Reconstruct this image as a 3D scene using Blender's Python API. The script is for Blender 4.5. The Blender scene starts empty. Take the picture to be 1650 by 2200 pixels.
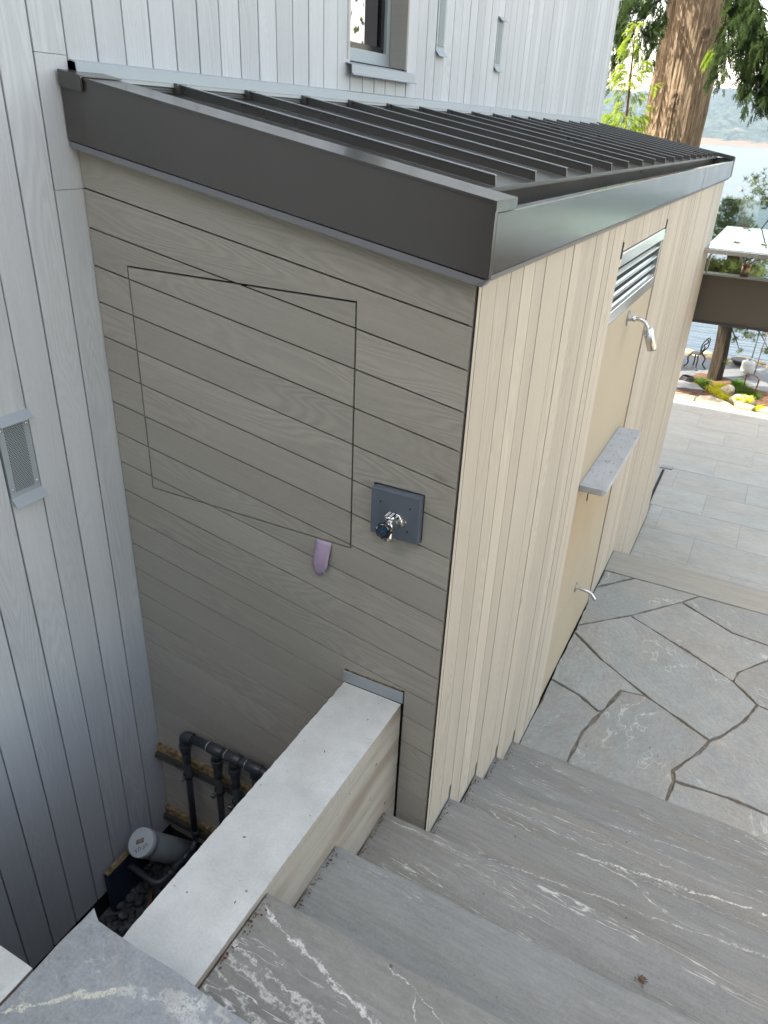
import bpy, bmesh, math, random
import numpy as np
from mathutils import Vector, Matrix, noise
random.seed(7); noise.seed_set(3)
S = bpy.context.scene
COL = S.collection
# ------------------------------------------------------------------ camera
cam = bpy.data.cameras.new('camera')
cam.sensor_fit = 'VERTICAL'; cam.sensor_height = 24.0; cam.sensor_width = 18.0
cam.lens = 17.2937; cam.clip_start = 0.02; cam.clip_end = 8000
camo = bpy.data.objects.new('camera', cam); COL.objects.link(camo)
RT = Vector((0.88644588, 0.46100081, 0.04113343)); UP = Vector((-0.24727193, 0.39659046, 0.88406595)); FW = Vector((-0.39124199, 0.79384776, -0.46554854))
m = Matrix.Identity(4)
for i in range(3):
    m[i][0] = RT[i]; m[i][1] = UP[i]; m[i][2] = -FW[i]
m[0][3], m[1][3], m[2][3] = 1.71116, -1.54885, 1.99581
camo.matrix_world = m
S.camera = camo
# ------------------------------------------------------------------ light
SUNV = Vector((-4.0, -3.5, 6.4)).normalized()        # towards the sun
world = bpy.data.worlds.new('World'); S.world = world; world.use_nodes = True
wn = world.node_tree
sky = wn.nodes.new('ShaderNodeTexSky'); sky.sky_type = 'NISHITA'; sky.sun_disc = False
sky.sun_elevation = math.asin(SUNV.z); sky.sun_rotation = math.atan2(SUNV.x, SUNV.y)
sky.air_density = 1.0; sky.dust_density = 1.3; sky.ozone_density = 1.0
bgn = wn.nodes['Background']; bgn.inputs[1].default_value = 0.15
tint = wn.nodes.new('ShaderNodeMix'); tint.data_type = 'RGBA'; tint.blend_type = 'MULTIPLY'; tint.inputs[0].default_value = 1.0
tint.inputs[7].default_value = (1.31, 1.0, .69, 1)          # camera white balance set for open shade
wn.links.new(sky.outputs[0], tint.inputs[6]); wn.links.new(tint.outputs[2], bgn.inputs[0])
sun = bpy.data.lights.new('sun', 'SUN'); sun.energy = 3.2; sun.angle = math.radians(0.5); sun.color = (1.0, 0.93, 0.82)
suno = bpy.data.objects.new('sun', sun); COL.objects.link(suno)
suno.rotation_euler = (-SUNV).to_track_quat('-Z', 'Y').to_euler(); suno.location = (-8, -7, 14)
S.view_settings.view_transform = 'Standard'; S.view_settings.look = 'None'
S.view_settings.gamma = 1.0; S.view_settings.use_curve_mapping = False
S.view_settings.exposure = 2.55

# ------------------------------------------------------------------ object helpers
def tag(o, label=None, cat=None, group=None, kind=None):
    if label: o['label'] = label
    if cat: o['category'] = cat
    if group: o['group'] = group
    if kind: o['kind'] = kind
    return o
def link(name, me, parent=None, mat=None, loc=None, rot=None):
    o = bpy.data.objects.new(name, me)
    COL.objects.link(o)
    if parent: o.parent = parent
    if mat is not None and me is not None:
        if not me.materials: me.materials.append(mat)
    if loc is not None: o.location = loc
    if rot is not None: o.rotation_euler = rot
    return o
def empty(name, label, cat, loc=(0, 0, 0), group=None):
    o = bpy.data.objects.new(name, None); COL.objects.link(o); o.location = loc; o.empty_display_size = .1
    return tag(o, label, cat, group)
def mesh_of(name, verts, faces, smooth=False):
    me = bpy.data.meshes.new(name); me.from_pydata([tuple(v) for v in verts], [], faces); me.update()
    if smooth: me.shade_smooth()
    return me
def from_bm(name, bm, smooth=False):
    me = bpy.data.meshes.new(name); bm.normal_update(); bm.to_mesh(me); bm.free()
    if smooth: me.shade_smooth()
    return me
def wl(parent, p):          # world point -> local of a translated empty
    return Vector(p) - (parent.location if parent else Vector((0, 0, 0)))
def box(name, a, b, mat, parent=None, bevel=0.0, seg=1):
    off = parent_off(parent)
    a = Vector(a) - off; b = Vector(b) - off
    c = (a + b) / 2; d = (b - a)
    bm = bmesh.new(); bmesh.ops.create_cube(bm, size=1)
    for v in bm.verts: v.co = Vector((v.co.x * d.x, v.co.y * d.y, v.co.z * d.z))
    if bevel: bmesh.ops.bevel(bm, geom=bm.edges[:], offset=bevel, segments=seg, affect='EDGES', profile=.5)
    return link(name, from_bm(name, bm), parent, mat, loc=c)
def parent_off(parent):
    o = Vector((0, 0, 0)); p = parent
    while p: o += p.location; p = p.parent
    return o
def prism(name, poly, z0, z1, mat, parent=None, bevel=0.0, jitter=0.0, seg=0.0, top_noise=0.0):
    """horizontal polygon (x, y) extruded z0..z1, edges optionally broken up"""
    off = parent_off(parent)
    pts = []
    n = len(poly)
    for i in range(n):
        a = Vector(poly[i]); b = Vector(poly[(i + 1) % n])
        k = max(1, int((b - a).length / seg)) if seg else 1
        for j in range(k):
            q = a.lerp(b, j / k)
            if jitter and j:
                d = (b - a).normalized(); nn = Vector((-d.y, d.x))
                q = q + nn * jitter * (noise.noise(Vector((q.x * 9, q.y * 9, z1 * 3))) * 1.3 + noise.noise(Vector((q.x * 35, q.y * 35, 1))) * .6)
            pts.append(q)
    c = sum(pts, Vector((0, 0))) / len(pts)
    bm = bmesh.new()
    vs = [bm.verts.new((q.x - c.x, q.y - c.y, 0)) for q in pts]
    f = bm.faces.new(vs)
    if f.normal.z < 0: f.normal_flip()
    bm.normal_update()
    if f.normal.z < 0: f.normal_flip()
    r = bmesh.ops.extrude_face_region(bm, geom=[f])
    for v in r['geom']:
        if isinstance(v, bmesh.types.BMVert): v.co.z -= (z1 - z0)
    bmesh.ops.recalc_face_normals(bm, faces=bm.faces[:])
    if bevel:
        es = [e for e in bm.edges if all(v.co.z > -1e-6 for v in e.verts)]
        bmesh.ops.bevel(bm, geom=es, offset=bevel, segments=2, affect='EDGES', profile=.5, clamp_overlap=True)
    return link(name, from_bm(name, bm), parent, mat, loc=Vector((c.x, c.y, z1)) - off)
def tube_bm(bm, pts, rads, seg=12, cap=True):
    pts = [Vector(p) for p in pts]
    if not hasattr(rads, '__len__'): rads = [rads] * len(pts)
    rings = []
    t0 = (pts[1] - pts[0]).normalized()
    up = Vector((0, 0, 1)) if abs(t0.z) < .9 else Vector((1, 0, 0))
    for i, p in enumerate(pts):
        t = ((pts[min(i + 1, len(pts) - 1)] - pts[max(i - 1, 0)])).normalized()
        a = t.cross(up)
        if a.length < 1e-4: a = t.cross(Vector((0, 1, 0)))
        a.normalize(); b = a.cross(t).normalized(); up = b
        rings.append([bm.verts.new(p + (a * math.cos(u) + b * math.sin(u)) * rads[i]) for u in [2 * math.pi * k / seg for k in range(seg)]])
    for r0, r1 in zip(rings, rings[1:]):
        for k in range(seg): bm.faces.new((r0[k], r0[(k + 1) % seg], r1[(k + 1) % seg], r1[k]))
    if cap:
        bm.faces.new(rings[0][::-1]); bm.faces.new(rings[-1])
def tube(name, pts, rads, mat, parent=None, seg=12, smooth=True):
    off = parent_off(parent); c = Vector(pts[0])
    bm = bmesh.new(); tube_bm(bm, [Vector(p) - c for p in pts], rads, seg)
    bmesh.ops.recalc_face_normals(bm, faces=bm.faces[:])
    me = from_bm(name, bm)
    if smooth:
        for f in me.polygons: f.use_smooth = len(f.vertices) == 4
    return link(name, me, parent, mat, loc=c - off)
def smooth_path(pts, n=6):
    """Catmull-Rom through points"""
    P = [Vector(p) for p in pts]; P = [P[0] * 2 - P[1]] + P + [P[-1] * 2 - P[-2]]
    out = []
    for i in range(1, len(P) - 2):
        for j in range(n):
            t = j / n
            out.append(.5 * ((2 * P[i]) + (-P[i-1] + P[i+1]) * t + (2*P[i-1] - 5*P[i] + 4*P[i+1] - P[i+2]) * t*t + (-P[i-1] + 3*P[i] - 3*P[i+1] + P[i+2]) * t**3))
    out.append(P[-2]); return out
# ------------------------------------------------------------------ material helpers
class MB:
    def __init__(s, name):
        s.m = bpy.data.materials.new(name); s.m.use_nodes = True; s.t = s.m.node_tree
        s.b = s.t.nodes['Principled BSDF']; s.out = s.t.nodes['Material Output']
    def n(s, typ, **kw):
        nd = s.t.nodes.new(typ)
        for k, v in kw.items(): setattr(nd, k, v)
        return nd
    def put(s, sock, v):
        if isinstance(v, bpy.types.NodeSocket): s.t.links.new(v, sock)
        elif hasattr(v, '__len__') and len(v) == 3 and sock.type == 'RGBA': sock.default_value = (*v, 1)
        else: sock.default_value = v
    def math(s, op, a, b=0.0, c=0.0, clamp=False):
        nd = s.n('ShaderNodeMath', operation=op, use_clamp=clamp)
        for i, v in enumerate((a, b, c)): s.put(nd.inputs[i], v)
        return nd.outputs[0]
    def coords(s, scale=(1, 1, 1), rand=True, kind='Object', warp=0.0):
        tc = s.n('ShaderNodeTexCoord'); v = tc.outputs[kind]
        if rand:
            oi = s.n('ShaderNodeObjectInfo')
            mu = s.n('ShaderNodeVectorMath', operation='SCALE'); mu.inputs[0].default_value = (31.7, 47.3, 17.9); s.put(mu.inputs['Scale'], oi.outputs['Random'])
            ad = s.n('ShaderNodeVectorMath', operation='ADD'); s.put(ad.inputs[0], v); s.put(ad.inputs[1], mu.outputs[0]); v = ad.outputs[0]
        mp = s.n('ShaderNodeVectorMath', operation='MULTIPLY'); s.put(mp.inputs[0], v); mp.inputs[1].default_value = scale
        return mp.outputs[0]
    def noise(s, vec, scale=5, detail=3, rough=.5, dist=0.0):
        nd = s.n('ShaderNodeTexNoise'); s.put(nd.inputs['Vector'], vec)
        nd.inputs['Scale'].default_value = scale; nd.inputs['Detail'].default_value = detail; nd.inputs['Roughness'].default_value = rough; nd.inputs['Distortion'].default_value = dist
        return nd.outputs['Fac']
    def ramp(s, f, stops):
        nd = s.n('ShaderNodeValToRGB'); s.put(nd.inputs[0], f); e = nd.color_ramp.elements
        while len(e) < len(stops): e.new(.5)
        for el, (p, c) in zip(e, stops):
            el.position = p; el.color = (*c, 1) if hasattr(c, '__len__') else (c, c, c, 1)
        return nd.outputs[0]
    def mix(s, f, a, b, mode='MIX'):
        nd = s.n('ShaderNodeMix', data_type='RGBA', blend_type=mode); s.put(nd.inputs[0], f); s.put(nd.inputs[6], a); s.put(nd.inputs[7], b); return nd.outputs[2]
    def smooth(s, v, a, b, lo=0.0, hi=1.0):
        nd = s.n('ShaderNodeMapRange', interpolation_type='SMOOTHSTEP'); s.put(nd.inputs[0], v)
        for i, x in zip((1, 2, 3, 4), (a, b, lo, hi)): nd.inputs[i].default_value = x
        return nd.outputs[0]
    def rnd(s): return s.n('ShaderNodeObjectInfo').outputs['Random']
    def bump(s, h, strength=.3, dist=.01):
        nd = s.n('ShaderNodeBump'); nd.inputs['Strength'].default_value = strength; nd.inputs['Distance'].default_value = dist
        s.put(nd.inputs['Height'], h); s.t.links.new(nd.outputs[0], s.b.inputs['Normal'])
    def fin(s, color=None, rough=None, metal=None, spec=None):
        if color is not None: s.put(s.b.inputs['Base Color'], color)
        if rough is not None: s.put(s.b.inputs['Roughness'], rough)
        if metal is not None: s.put(s.b.inputs['Metallic'], metal)
        if spec is not None: s.put(s.b.inputs['Specular IOR Level'], spec)
        return s.m
def flat(name, col, rough=.6, metal=0.0, var=.06, scale=8, spec=.5, bump=0.0):
    b = MB(name); v = b.coords(); n = b.noise(v, scale, 4, .6)
    c = b.mix(b.smooth(n, .3, .7), tuple(x * (1 - var) for x in col), tuple(min(1, x * (1 + var)) for x in col))
    if bump: b.bump(b.noise(v, scale * 12, 3), bump, .004)
    return b.fin(c, rough, metal, spec)
def wood(name, base, lines=.10, tint=.10, rough=.6):
    """stained cedar board: local x runs along the grain"""
    b = MB(name)
    v = b.coords((.55, 4.2, 1.0)); n = b.noise(v, 1.6, 2.0, .5, .3)
    s = b.math('SINE', b.math('MULTIPLY', n, 190.0))                      # contour lines = cathedral grain
    s = b.math('MULTIPLY_ADD', s, .5, .5)
    mask = b.smooth(b.noise(b.coords((1.0, 2.0, 1)), 1.1, 2), .40, .62)
    streak = b.noise(b.coords((3.0, 160.0, 1)), 1.0, 3, .6)
    blot = b.noise(b.coords((1.2, 7.0, 1)), 1.0, 3)
    speck = b.noise(b.coords((60, 260, 1)), 1.0, 2)
    f = b.math('ADD', b.math('MULTIPLY', b.math('MULTIPLY', b.math('SUBTRACT', s, .5), mask), lines), 1.0)
    f = b.math('ADD', f, b.math('MULTIPLY', b.math('SUBTRACT', streak, .5), .16))
    f = b.math('ADD', f, b.math('MULTIPLY', b.math('SUBTRACT', blot, .5), .26))
    f = b.math('ADD', f, b.math('MULTIPLY', b.math('SUBTRACT', speck, .5), .12))
    f = b.math('MULTIPLY', f, b.math('MULTIPLY_ADD', b.rnd(), tint, 1 - tint / 2))
    knot = b.smooth(b.noise(b.coords((5, 14, 1)), 1.0, 1), .80, .84)
    nd = b.n('ShaderNodeVectorMath', operation='SCALE'); nd.inputs[0].default_value = base; b.put(nd.inputs['Scale'], f)
    c = b.mix(b.math('MULTIPLY', knot, .4), nd.outputs[0], (.09, .07, .05))
    b.bump(b.math('ADD', b.math('MULTIPLY', s, mask), b.math('MULTIPLY', streak, 1.5)), .25, .0015)
    return b.fin(c, rough, 0, .35)
def stone(name, base, warm,  streak=(1.0, 7.0), vein=.5, vscale=1.6, veincol=(.62, .60, .55), speck=.22, warmamt=.5, patch=0.0, rot=0.0, lines=()):
    b = MB(name)
    v = b.coords((1, 1, 1))
    if rot is not None:
        vr = b.n('ShaderNodeVectorRotate', rotation_type='Z_AXIS'); b.put(vr.inputs['Vector'], v)
        b.put(vr.inputs['Angle'], b.math('MULTIPLY_ADD', b.rnd(), rot, 0.0)); v = vr.outputs[0]
    def sc(a, bb, c=1):
        q = b.n('ShaderNodeVectorMath', operation='MULTIPLY'); b.put(q.inputs[0], v); q.inputs[1].default_value = (a, bb, c); return q.outputs[0]
    big = b.noise(sc(streak[0], streak[1]), 1.5, 4, .6, .2)
    fine = b.noise(sc(1, 1), 150, 4, .75)
    mid = b.noise(sc(streak[0] * 3, streak[1] * 3), 8, 4, .65)
    col = b.mix(b.math('MULTIPLY', b.smooth(big, .35, .68), warmamt), base, warm)
    k = b.math('ADD', 1.0, b.math('ADD', b.math('MULTIPLY', b.math('SUBTRACT', fine, .5), speck * 2.2), b.math('ADD', b.math('MULTIPLY', b.math('SUBTRACT', mid, .5), .62), b.math('MULTIPLY', b.math('SUBTRACT', b.noise(sc(streak[0] * .9, streak[1] * .6), 5, 3, .6), .5), .45))))
    k = b.math('MULTIPLY', k, b.math('MULTIPLY_ADD', b.rnd(), .07 if 'paver' in name else .24, .965 if 'paver' in name else .88))
    q = b.n('ShaderNodeVectorMath', operation='SCALE'); b.put(q.inputs[0], col); b.put(q.inputs['Scale'], k); col = q.outputs[0]
    # quartz veins: contours of stretched noise, gated by a second noise
    n1 = b.noise(sc(streak[0] * vscale, streak[1] * vscale), 1.0, 5, .55, .35)
    d = b.math('ABSOLUTE', b.math('SUBTRACT', n1, .52))
    wv = b.math('MULTIPLY_ADD', b.noise(sc(7, 7), 1, 3), .016, -.002)
    line = b.smooth(b.math('DIVIDE', d, b.math('MAXIMUM', wv, .0008)), 1.0, .2)
    gate = b.smooth(b.noise(sc(.9, 1.8), 1.3, 2), .42, .56)
    n2 = b.noise(sc(streak[0] * 1.1, streak[1] * 2.6), 1.7, 4, .6, .5)
    d2 = b.math('ABSOLUTE', b.math('SUBTRACT', n2, .47))
    line2 = b.math('MULTIPLY', b.smooth(d2, .0055, .0), b.smooth(b.noise(sc(2.2, 2.2), 2.0, 3), .48, .60))
    vv = b.math('MULTIPLY', b.math('MAXIMUM', b.math('MULTIPLY', line, gate), line2), b.smooth(b.noise(sc(30, 30), 1, 3, .7), .32, .55))
    vv = b.math('MULTIPLY', vv, vein)
    if patch:
        pm = b.smooth(b.noise(sc(1.6, 3.4), 2.2, 4, .62, .6), .66, .70)
        vv = b.math('MAXIMUM', vv, b.math('MULTIPLY', pm, b.math('MULTIPLY', b.smooth(b.noise(sc(30, 90), 1, 3, .7), .34, .52), patch)))
    col = b.mix(vv, col, veincol)
    if lines:
        gp = b.n('ShaderNodeNewGeometry').outputs['Position']; sx = b.n('ShaderNodeSeparateXYZ'); b.put(sx.inputs[0], gp)
        wob = b.noise(gp, 14, 5, .65); wid = b.noise(gp, 22, 3, .6); brk = b.noise(gp, 70, 3, .7)
        for (p0, p1, w0, w1, lc, amt) in lines:
            dx, dy = p1[0] - p0[0], p1[1] - p0[1]; ln = math.hypot(dx, dy); dx /= ln; dy /= ln
            px = b.math('SUBTRACT', sx.outputs[0], p0[0]); py = b.math('SUBTRACT', sx.outputs[1], p0[1])
            t = b.math('ADD', b.math('MULTIPLY', px, dx), b.math('MULTIPLY', py, dy))
            dd = b.math('ABSOLUTE', b.math('ADD', b.math('SUBTRACT', b.math('MULTIPLY', px, -dy), b.math('MULTIPLY', py, -dx)), b.math('MULTIPLY_ADD', wob, .05, -.025)))
            ww = b.math('MULTIPLY', b.math('MULTIPLY_ADD', t, (w1 - w0) / ln, w0), b.math('MULTIPLY_ADD', b.smooth(wid, .35, .65), 1.5, .25))
            k_ = b.smooth(b.math('DIVIDE', dd, b.math('MAXIMUM', ww, .0004)), 1.0, .55)
            k_ = b.math('MULTIPLY', k_, b.math('MULTIPLY', b.smooth(t, -.01, .02), b.smooth(t, ln + .01, ln - .03)))
            k_ = b.math('MULTIPLY', k_, b.math('MULTIPLY', b.smooth(brk, .36, .56), b.smooth(b.noise(gp, 260, 2, .6), .25, .55)))
            col = b.mix(b.math('MULTIPLY', k_, amt), col, lc)
    spots = b.smooth(b.noise(sc(1, 1), 38, 1, .3), .80, .83)
    col = b.mix(b.math('MULTIPLY', spots, .75), col, (.06, .045, .03))
    b.bump(b.math('ADD', b.math('MULTIPLY', mid, 1.2), b.math('MULTIPLY', fine, .5)), .6, .005)
    return b.fin(col, b.math('MULTIPLY_ADD', mid, .25, .42), 0, .45)
# materials
M = {}
M['house_wood'] = wood('house_cladding_grey', (.515, .52, .54), tint=.14)
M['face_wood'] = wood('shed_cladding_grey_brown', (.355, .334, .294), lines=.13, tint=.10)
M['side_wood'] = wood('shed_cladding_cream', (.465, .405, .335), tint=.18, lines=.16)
M['gap'] = flat('dark_membrane', (.018, .017, .016), .9)
M['gap_brown'] = flat('brown_groove', (.05, .032, .02), .9)
def painted(name, col, metal, rough, bmp=.12, ior=1.5):
    b = MB(name); v = b.coords((1, 1, 1))
    n = b.noise(b.coords((2, 2, 2)), 2.0, 3); f = b.noise(v, 400, 2)
    c = b.mix(n, tuple(x * .93 for x in col), tuple(x * 1.07 for x in col))
    dirt = b.smooth(b.noise(v, 60, 1, .3), .82, .86)
    c = b.mix(b.math('MULTIPLY', dirt, .5), c, (.12, .10, .08))
    b.bump(b.math('ADD', b.math('MULTIPLY', b.noise(b.coords((1.5, 1.5, 1.5)), 3, 2), 6.0), b.math('MULTIPLY', f, .05)), bmp, .004)
    b.b.inputs['IOR'].default_value = ior
    return b.fin(c, b.math('MULTIPLY_ADD', n, .10, rough), metal, .5)
M['fascia'] = painted('charcoal_metallic_paint', (.055, .050, .046), 0, .17, .03, 1.7)
M['roof'] = painted('dark_grey_standing_seam', (.050, .047, .043), 0, .24, .06, 1.8)
M['flash'] = painted('pale_blue_grey_flashing', (.36, .385, .41), .2, .5)
M['drip'] = painted('grey_drip_metal', (.20, .205, .22), .2, .45)
M['vent'] = painted('grey_painted_metal', (.36, .40, .43), .3, .5)
M['alu'] = painted('bright_aluminium', (.74, .75, .76), .95, .26, .02)
M['steel'] = painted('brushed_stainless', (.62, .61, .60), 1.0, .22, .02)
M['chrome'] = flat('polished_chrome', (.80, .80, .80), .12, 1.0, .02)
M['black_plastic'] = flat('black_plastic', (.012, .012, .014), .25)
M['blue_plastic'] = flat('dark_blue_disc', (.01, .04, .09), .2)
M['plate'] = flat('blue_grey_painted_block', (.105, .125, .155), .5, 0, .05, 20)
M['plate_dark'] = flat('screw_black', (.01, .01, .01), .5)
M['tape'] = flat('lilac_tape', (.40, .31, .43), .35, 0, .1, 30)
def concrete(name, base, stain, amt):
    b = MB(name); v = b.coords((1, 1, 1), rand=False)
    n = b.noise(v, 2.2, 5, .6); f = b.noise(v, 160, 3, .7); md = b.noise(v, 14, 4, .6)
    c = b.mix(b.math('MULTIPLY', b.smooth(n, .4, .7), amt), base, stain)
    k = b.math('ADD', 1.0, b.math('ADD', b.math('MULTIPLY', b.math('SUBTRACT', f, .5), .34), b.math('MULTIPLY', b.math('SUBTRACT', md, .5), .38)))
    q = b.n('ShaderNodeVectorMath', operation='SCALE'); b.put(q.inputs[0], c); b.put(q.inputs['Scale'], k); c = q.outputs[0]
    pit = b.smooth(b.noise(v, 55, 1, .3), .775, .80)
    c = b.mix(b.math('MULTIPLY', pit, .8), c, (.10, .085, .07))
    scr = b.math('MULTIPLY', b.smooth(b.math('ABSOLUTE', b.math('SUBTRACT', b.noise(b.coords((18, 30, 8), rand=False), 1, 2), .5)), .008, .0), b.smooth(b.noise(v, 9, 1), .66, .70))
    c = b.mix(b.math('MULTIPLY', scr, .6), c, (.12, .12, .12))
    b.bump(b.math('SUBTRACT', b.math('MULTIPLY', md, .8), b.math('MULTIPLY', pit, 2.0)), .5, .004)
    return b.fin(c, .8, 0, .3)
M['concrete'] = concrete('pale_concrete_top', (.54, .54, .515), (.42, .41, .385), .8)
M['concrete_side'] = None
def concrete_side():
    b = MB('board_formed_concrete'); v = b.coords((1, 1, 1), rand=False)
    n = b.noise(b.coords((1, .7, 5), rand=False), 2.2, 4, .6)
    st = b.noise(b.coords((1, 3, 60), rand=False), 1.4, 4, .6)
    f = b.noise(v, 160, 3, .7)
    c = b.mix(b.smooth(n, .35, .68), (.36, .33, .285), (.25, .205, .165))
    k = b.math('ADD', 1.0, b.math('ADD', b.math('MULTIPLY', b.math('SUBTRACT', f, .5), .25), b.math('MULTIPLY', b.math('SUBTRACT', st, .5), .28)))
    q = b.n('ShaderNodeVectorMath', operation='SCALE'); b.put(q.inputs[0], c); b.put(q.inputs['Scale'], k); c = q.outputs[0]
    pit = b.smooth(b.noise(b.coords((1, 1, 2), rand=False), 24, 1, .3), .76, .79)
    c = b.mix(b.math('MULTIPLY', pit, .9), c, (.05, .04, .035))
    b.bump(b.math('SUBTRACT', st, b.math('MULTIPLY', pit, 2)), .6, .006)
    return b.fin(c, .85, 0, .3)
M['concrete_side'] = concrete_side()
M['slab_stone'] = stone('blue_grey_granite_slab', (.25, .262, .272), (.25, .24, .215), (1.2, 1.6), .45, 1.0, (.55, .52, .44), .40, .35, .25, 0.0, lines=(((.80, -1.235), (1.02, -1.055), .004, .006, (.62, .58, .46), .8), ((.905, -.99), (1.06, -1.12), .004, .006, (.30, .27, .25), .7), ((1.00, -1.075), (1.16, -1.01), .008, .018, (.54, .54, .50), .65), ((1.05, -1.02), (1.14, -1.06), .014, .014, (.34, .31, .28), .5), ((1.10, -1.03), (1.30, -1.10), .02, .01, (.58, .57, .54), .5)))
M['tread_stone'] = stone('streaked_slate_tread', (.215, .212, .198), (.205, .188, .160), (.45, 4.2), .85, 1.9, (.60, .575, .52), .30, .8, 0.0, 0.12, lines=(((1.08, -.345), (2.3, -.30), .003, .003, (.54, .52, .48), .75), ((1.07, -.325), (2.1, -.262), .0016, .002, (.52, .50, .46), .65), ((1.045, -.108), (1.6, -.10), .002, .0015, (.52, .50, .46), .65), ((1.16, .02), (2.4, .16), .0022, .003, (.54, .52, .48), .75), ((1.17, .28), (2.4, .45), .003, .004, (.64, .62, .57), .95), ((1.2, .33), (2.4, .37), .0015, .002, (.52, .50, .46), .65), ((1.25, .40), (2.4, .475), .0015, .002, (.52, .50, .46), .65), ((1.17, .55), (2.4, .64), .002, .003, (.53, .51, .47), .7), ((1.2, .62), (2.4, .75), .0025, .002, (.53, .51, .47), .7), ((1.2, .86), (2.4, .97), .0015, .002, (.52, .50, .46), .65)))
M['tread_marbled'] = stone('marbled_slate_tread', (.24, .235, .212), (.215, .195, .165), (.9, 3.2), .95, 1.5, (.66, .63, .62), .20, .6, 0.0, .1, lines=(((1.040, -.717), (1.19, -.764), .002, .006, (.66, .64, .60), .9), ((1.15, -.750), (1.24, -.776), .011, .006, (.62, .59, .56), .85), ((1.22, -.772), (1.62, -.88), .006, .004, (.66, .64, .60), .85), ((1.036, -.822), (1.45, -.888), .006, .014, (.60, .57, .54), .8), ((1.045, -.845), (1.45, -.93), .007, .015, (.58, .55, .52), .75), ((1.04, -.875), (1.30, -.96), .006, .012, (.62, .60, .55), .7), ((1.35, -.70), (1.75, -.83), .0012, .0012, (.6, .6, .57), .8), ((1.42, -.72), (1.50, -.86), .0012, .001, (.6, .6, .57), .8)))
M['tread_blue'] = stone('blue_slate_tread', (.238, .242, .232), (.23, .215, .185), (.6, 4.0), .5, .8, (.60, .58, .54), .24, .35, 0.0, .1)
M['yard'] = stone('shade_dark_paving', (.13, .135, .14), (.12, .12, .115), (1, 1.5), .2, 1, (.3, .3, .28), .3, .5, 0, 0)  # shade on the garden paving and slab is put into this dark colour
M['patio_stone'] = stone('grey_quartzite_flag', (.29, .295, .275), (.315, .29, .25), (1.4, 2.2), .75, 1.0, (.52, .51, .46), .34, .8, 0.0, 6.28)
M['strip_stone'] = stone('sawn_grey_strip', (.32, .305, .27), (.33, .30, .245), (.4, 9), .3, 1.0, (.45, .44, .40), .14, .8, 0, 0.02)
M['tile_stone'] = stone('sawn_grey_paver', (.365, .36, .335), (.375, .35, .305), (.6, 2.2), .22, 1.0, (.5, .5, .48), .10, .9, 0, 0.05)
M['grout'] = flat('sandy_grout', (.21, .18, .14), .95, 0, .35, 30, .2, .5)
M['pale_grout'] = flat('pale_grout', (.30, .29, .265), .95, 0, .15, 30)
M['panel_stone'] = flat('tmp', (.5, .4, .3))
def panel_stone():
    b = MB('sand_coloured_stone_panel'); v = b.coords((1, 1, .4), rand=False)
    n = b.noise(v, 3, 4, .6); f = b.noise(b.coords((1, 1, .6), rand=False), 90, 3, .6)
    c = b.mix(n, (.46, .385, .28), (.39, .325, .235))
    p = b.smooth(f, .60, .72); c = b.mix(b.math('MULTIPLY', p, .3), c, (.24, .215, .17))
    # tea coloured run below the shelf and patch where the shower splashes
    sep = b.n('ShaderNodeSeparateXYZ'); b.put(sep.inputs[0], b.n('ShaderNodeNewGeometry').outputs['Position'])
    nn = b.math('MULTIPLY_ADD', b.noise(v, 5, 3), .5, -.25)
    z = b.math('ADD', sep.outputs[2], nn)
    st = b.math('MULTIPLY', b.smooth(z, .62, .50), b.smooth(z, -.25, .35))
    c = b.mix(b.math('MULTIPLY', st, .55), c, (.40, .28, .15))
    b.bump(f, .25, .002)
    return b.fin(c, .55, 0, .4)
M['panel_stone'] = panel_stone()
def travertine():
    b = MB('pitted_shelf_stone'); v = b.coords((1, 1, 1), rand=False)
    f = b.noise(b.coords((2.2, 1, 1), rand=False), 26, 3, .6, .6); p = b.smooth(f, .60, .68)
    n = b.noise(v, 8, 4)
    c = b.mix(b.smooth(n, .3, .7), (.46, .46, .47), (.40, .40, .40)); c = b.mix(b.math('MULTIPLY', p, .6), c, (.17, .155, .14))
    b.bump(b.math('SUBTRACT', 1.0, p), .8, .004)
    return b.fin(c, .6, 0, .4)
M['shelf_stone'] = travertine()
M['pipe'] = flat('charcoal_pipe_plastic', (.035, .040, .047), .38, 0, .1, 30)
M['pvc'] = flat('grey_drain_pipe', (.19, .21, .22), .4, 0, .06, 20)
M['pvc_cap'] = flat('pale_grey_pipe_cap', (.50, .54, .57), .4, 0, .06, 20)
M['tan'] = flat('tan_fibreboard_edge', (.27, .20, .11), .9, 0, .5, 60, .2, .8)
M['navy'] = flat('navy_painted_board', (.018, .032, .062), .6)
M['gravel'] = flat('dark_basalt_gravel', (.065, .07, .075), .75, 0, .5, 14, .4, .4)
M['label'] = flat('brown_worn_label', (.20, .15, .10), .6, 0, .5, 60)
M['ink'] = flat('black_marker_ink', (.01, .01, .012), .6)
M['rust'] = flat('rusty_iron', (.11, .045, .022), .8, 0, .4, 40)
M['brown_steel'] = painted('dark_bronze_beam_paint', (.105, .090, .072), .1, .5)
M['pale_steel'] = painted('pale_painted_steel', (.36, .36, .34), .2, .5)
M['bronze'] = painted('bronze_post_metal', (.30, .22, .14), .85, .3)
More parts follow.
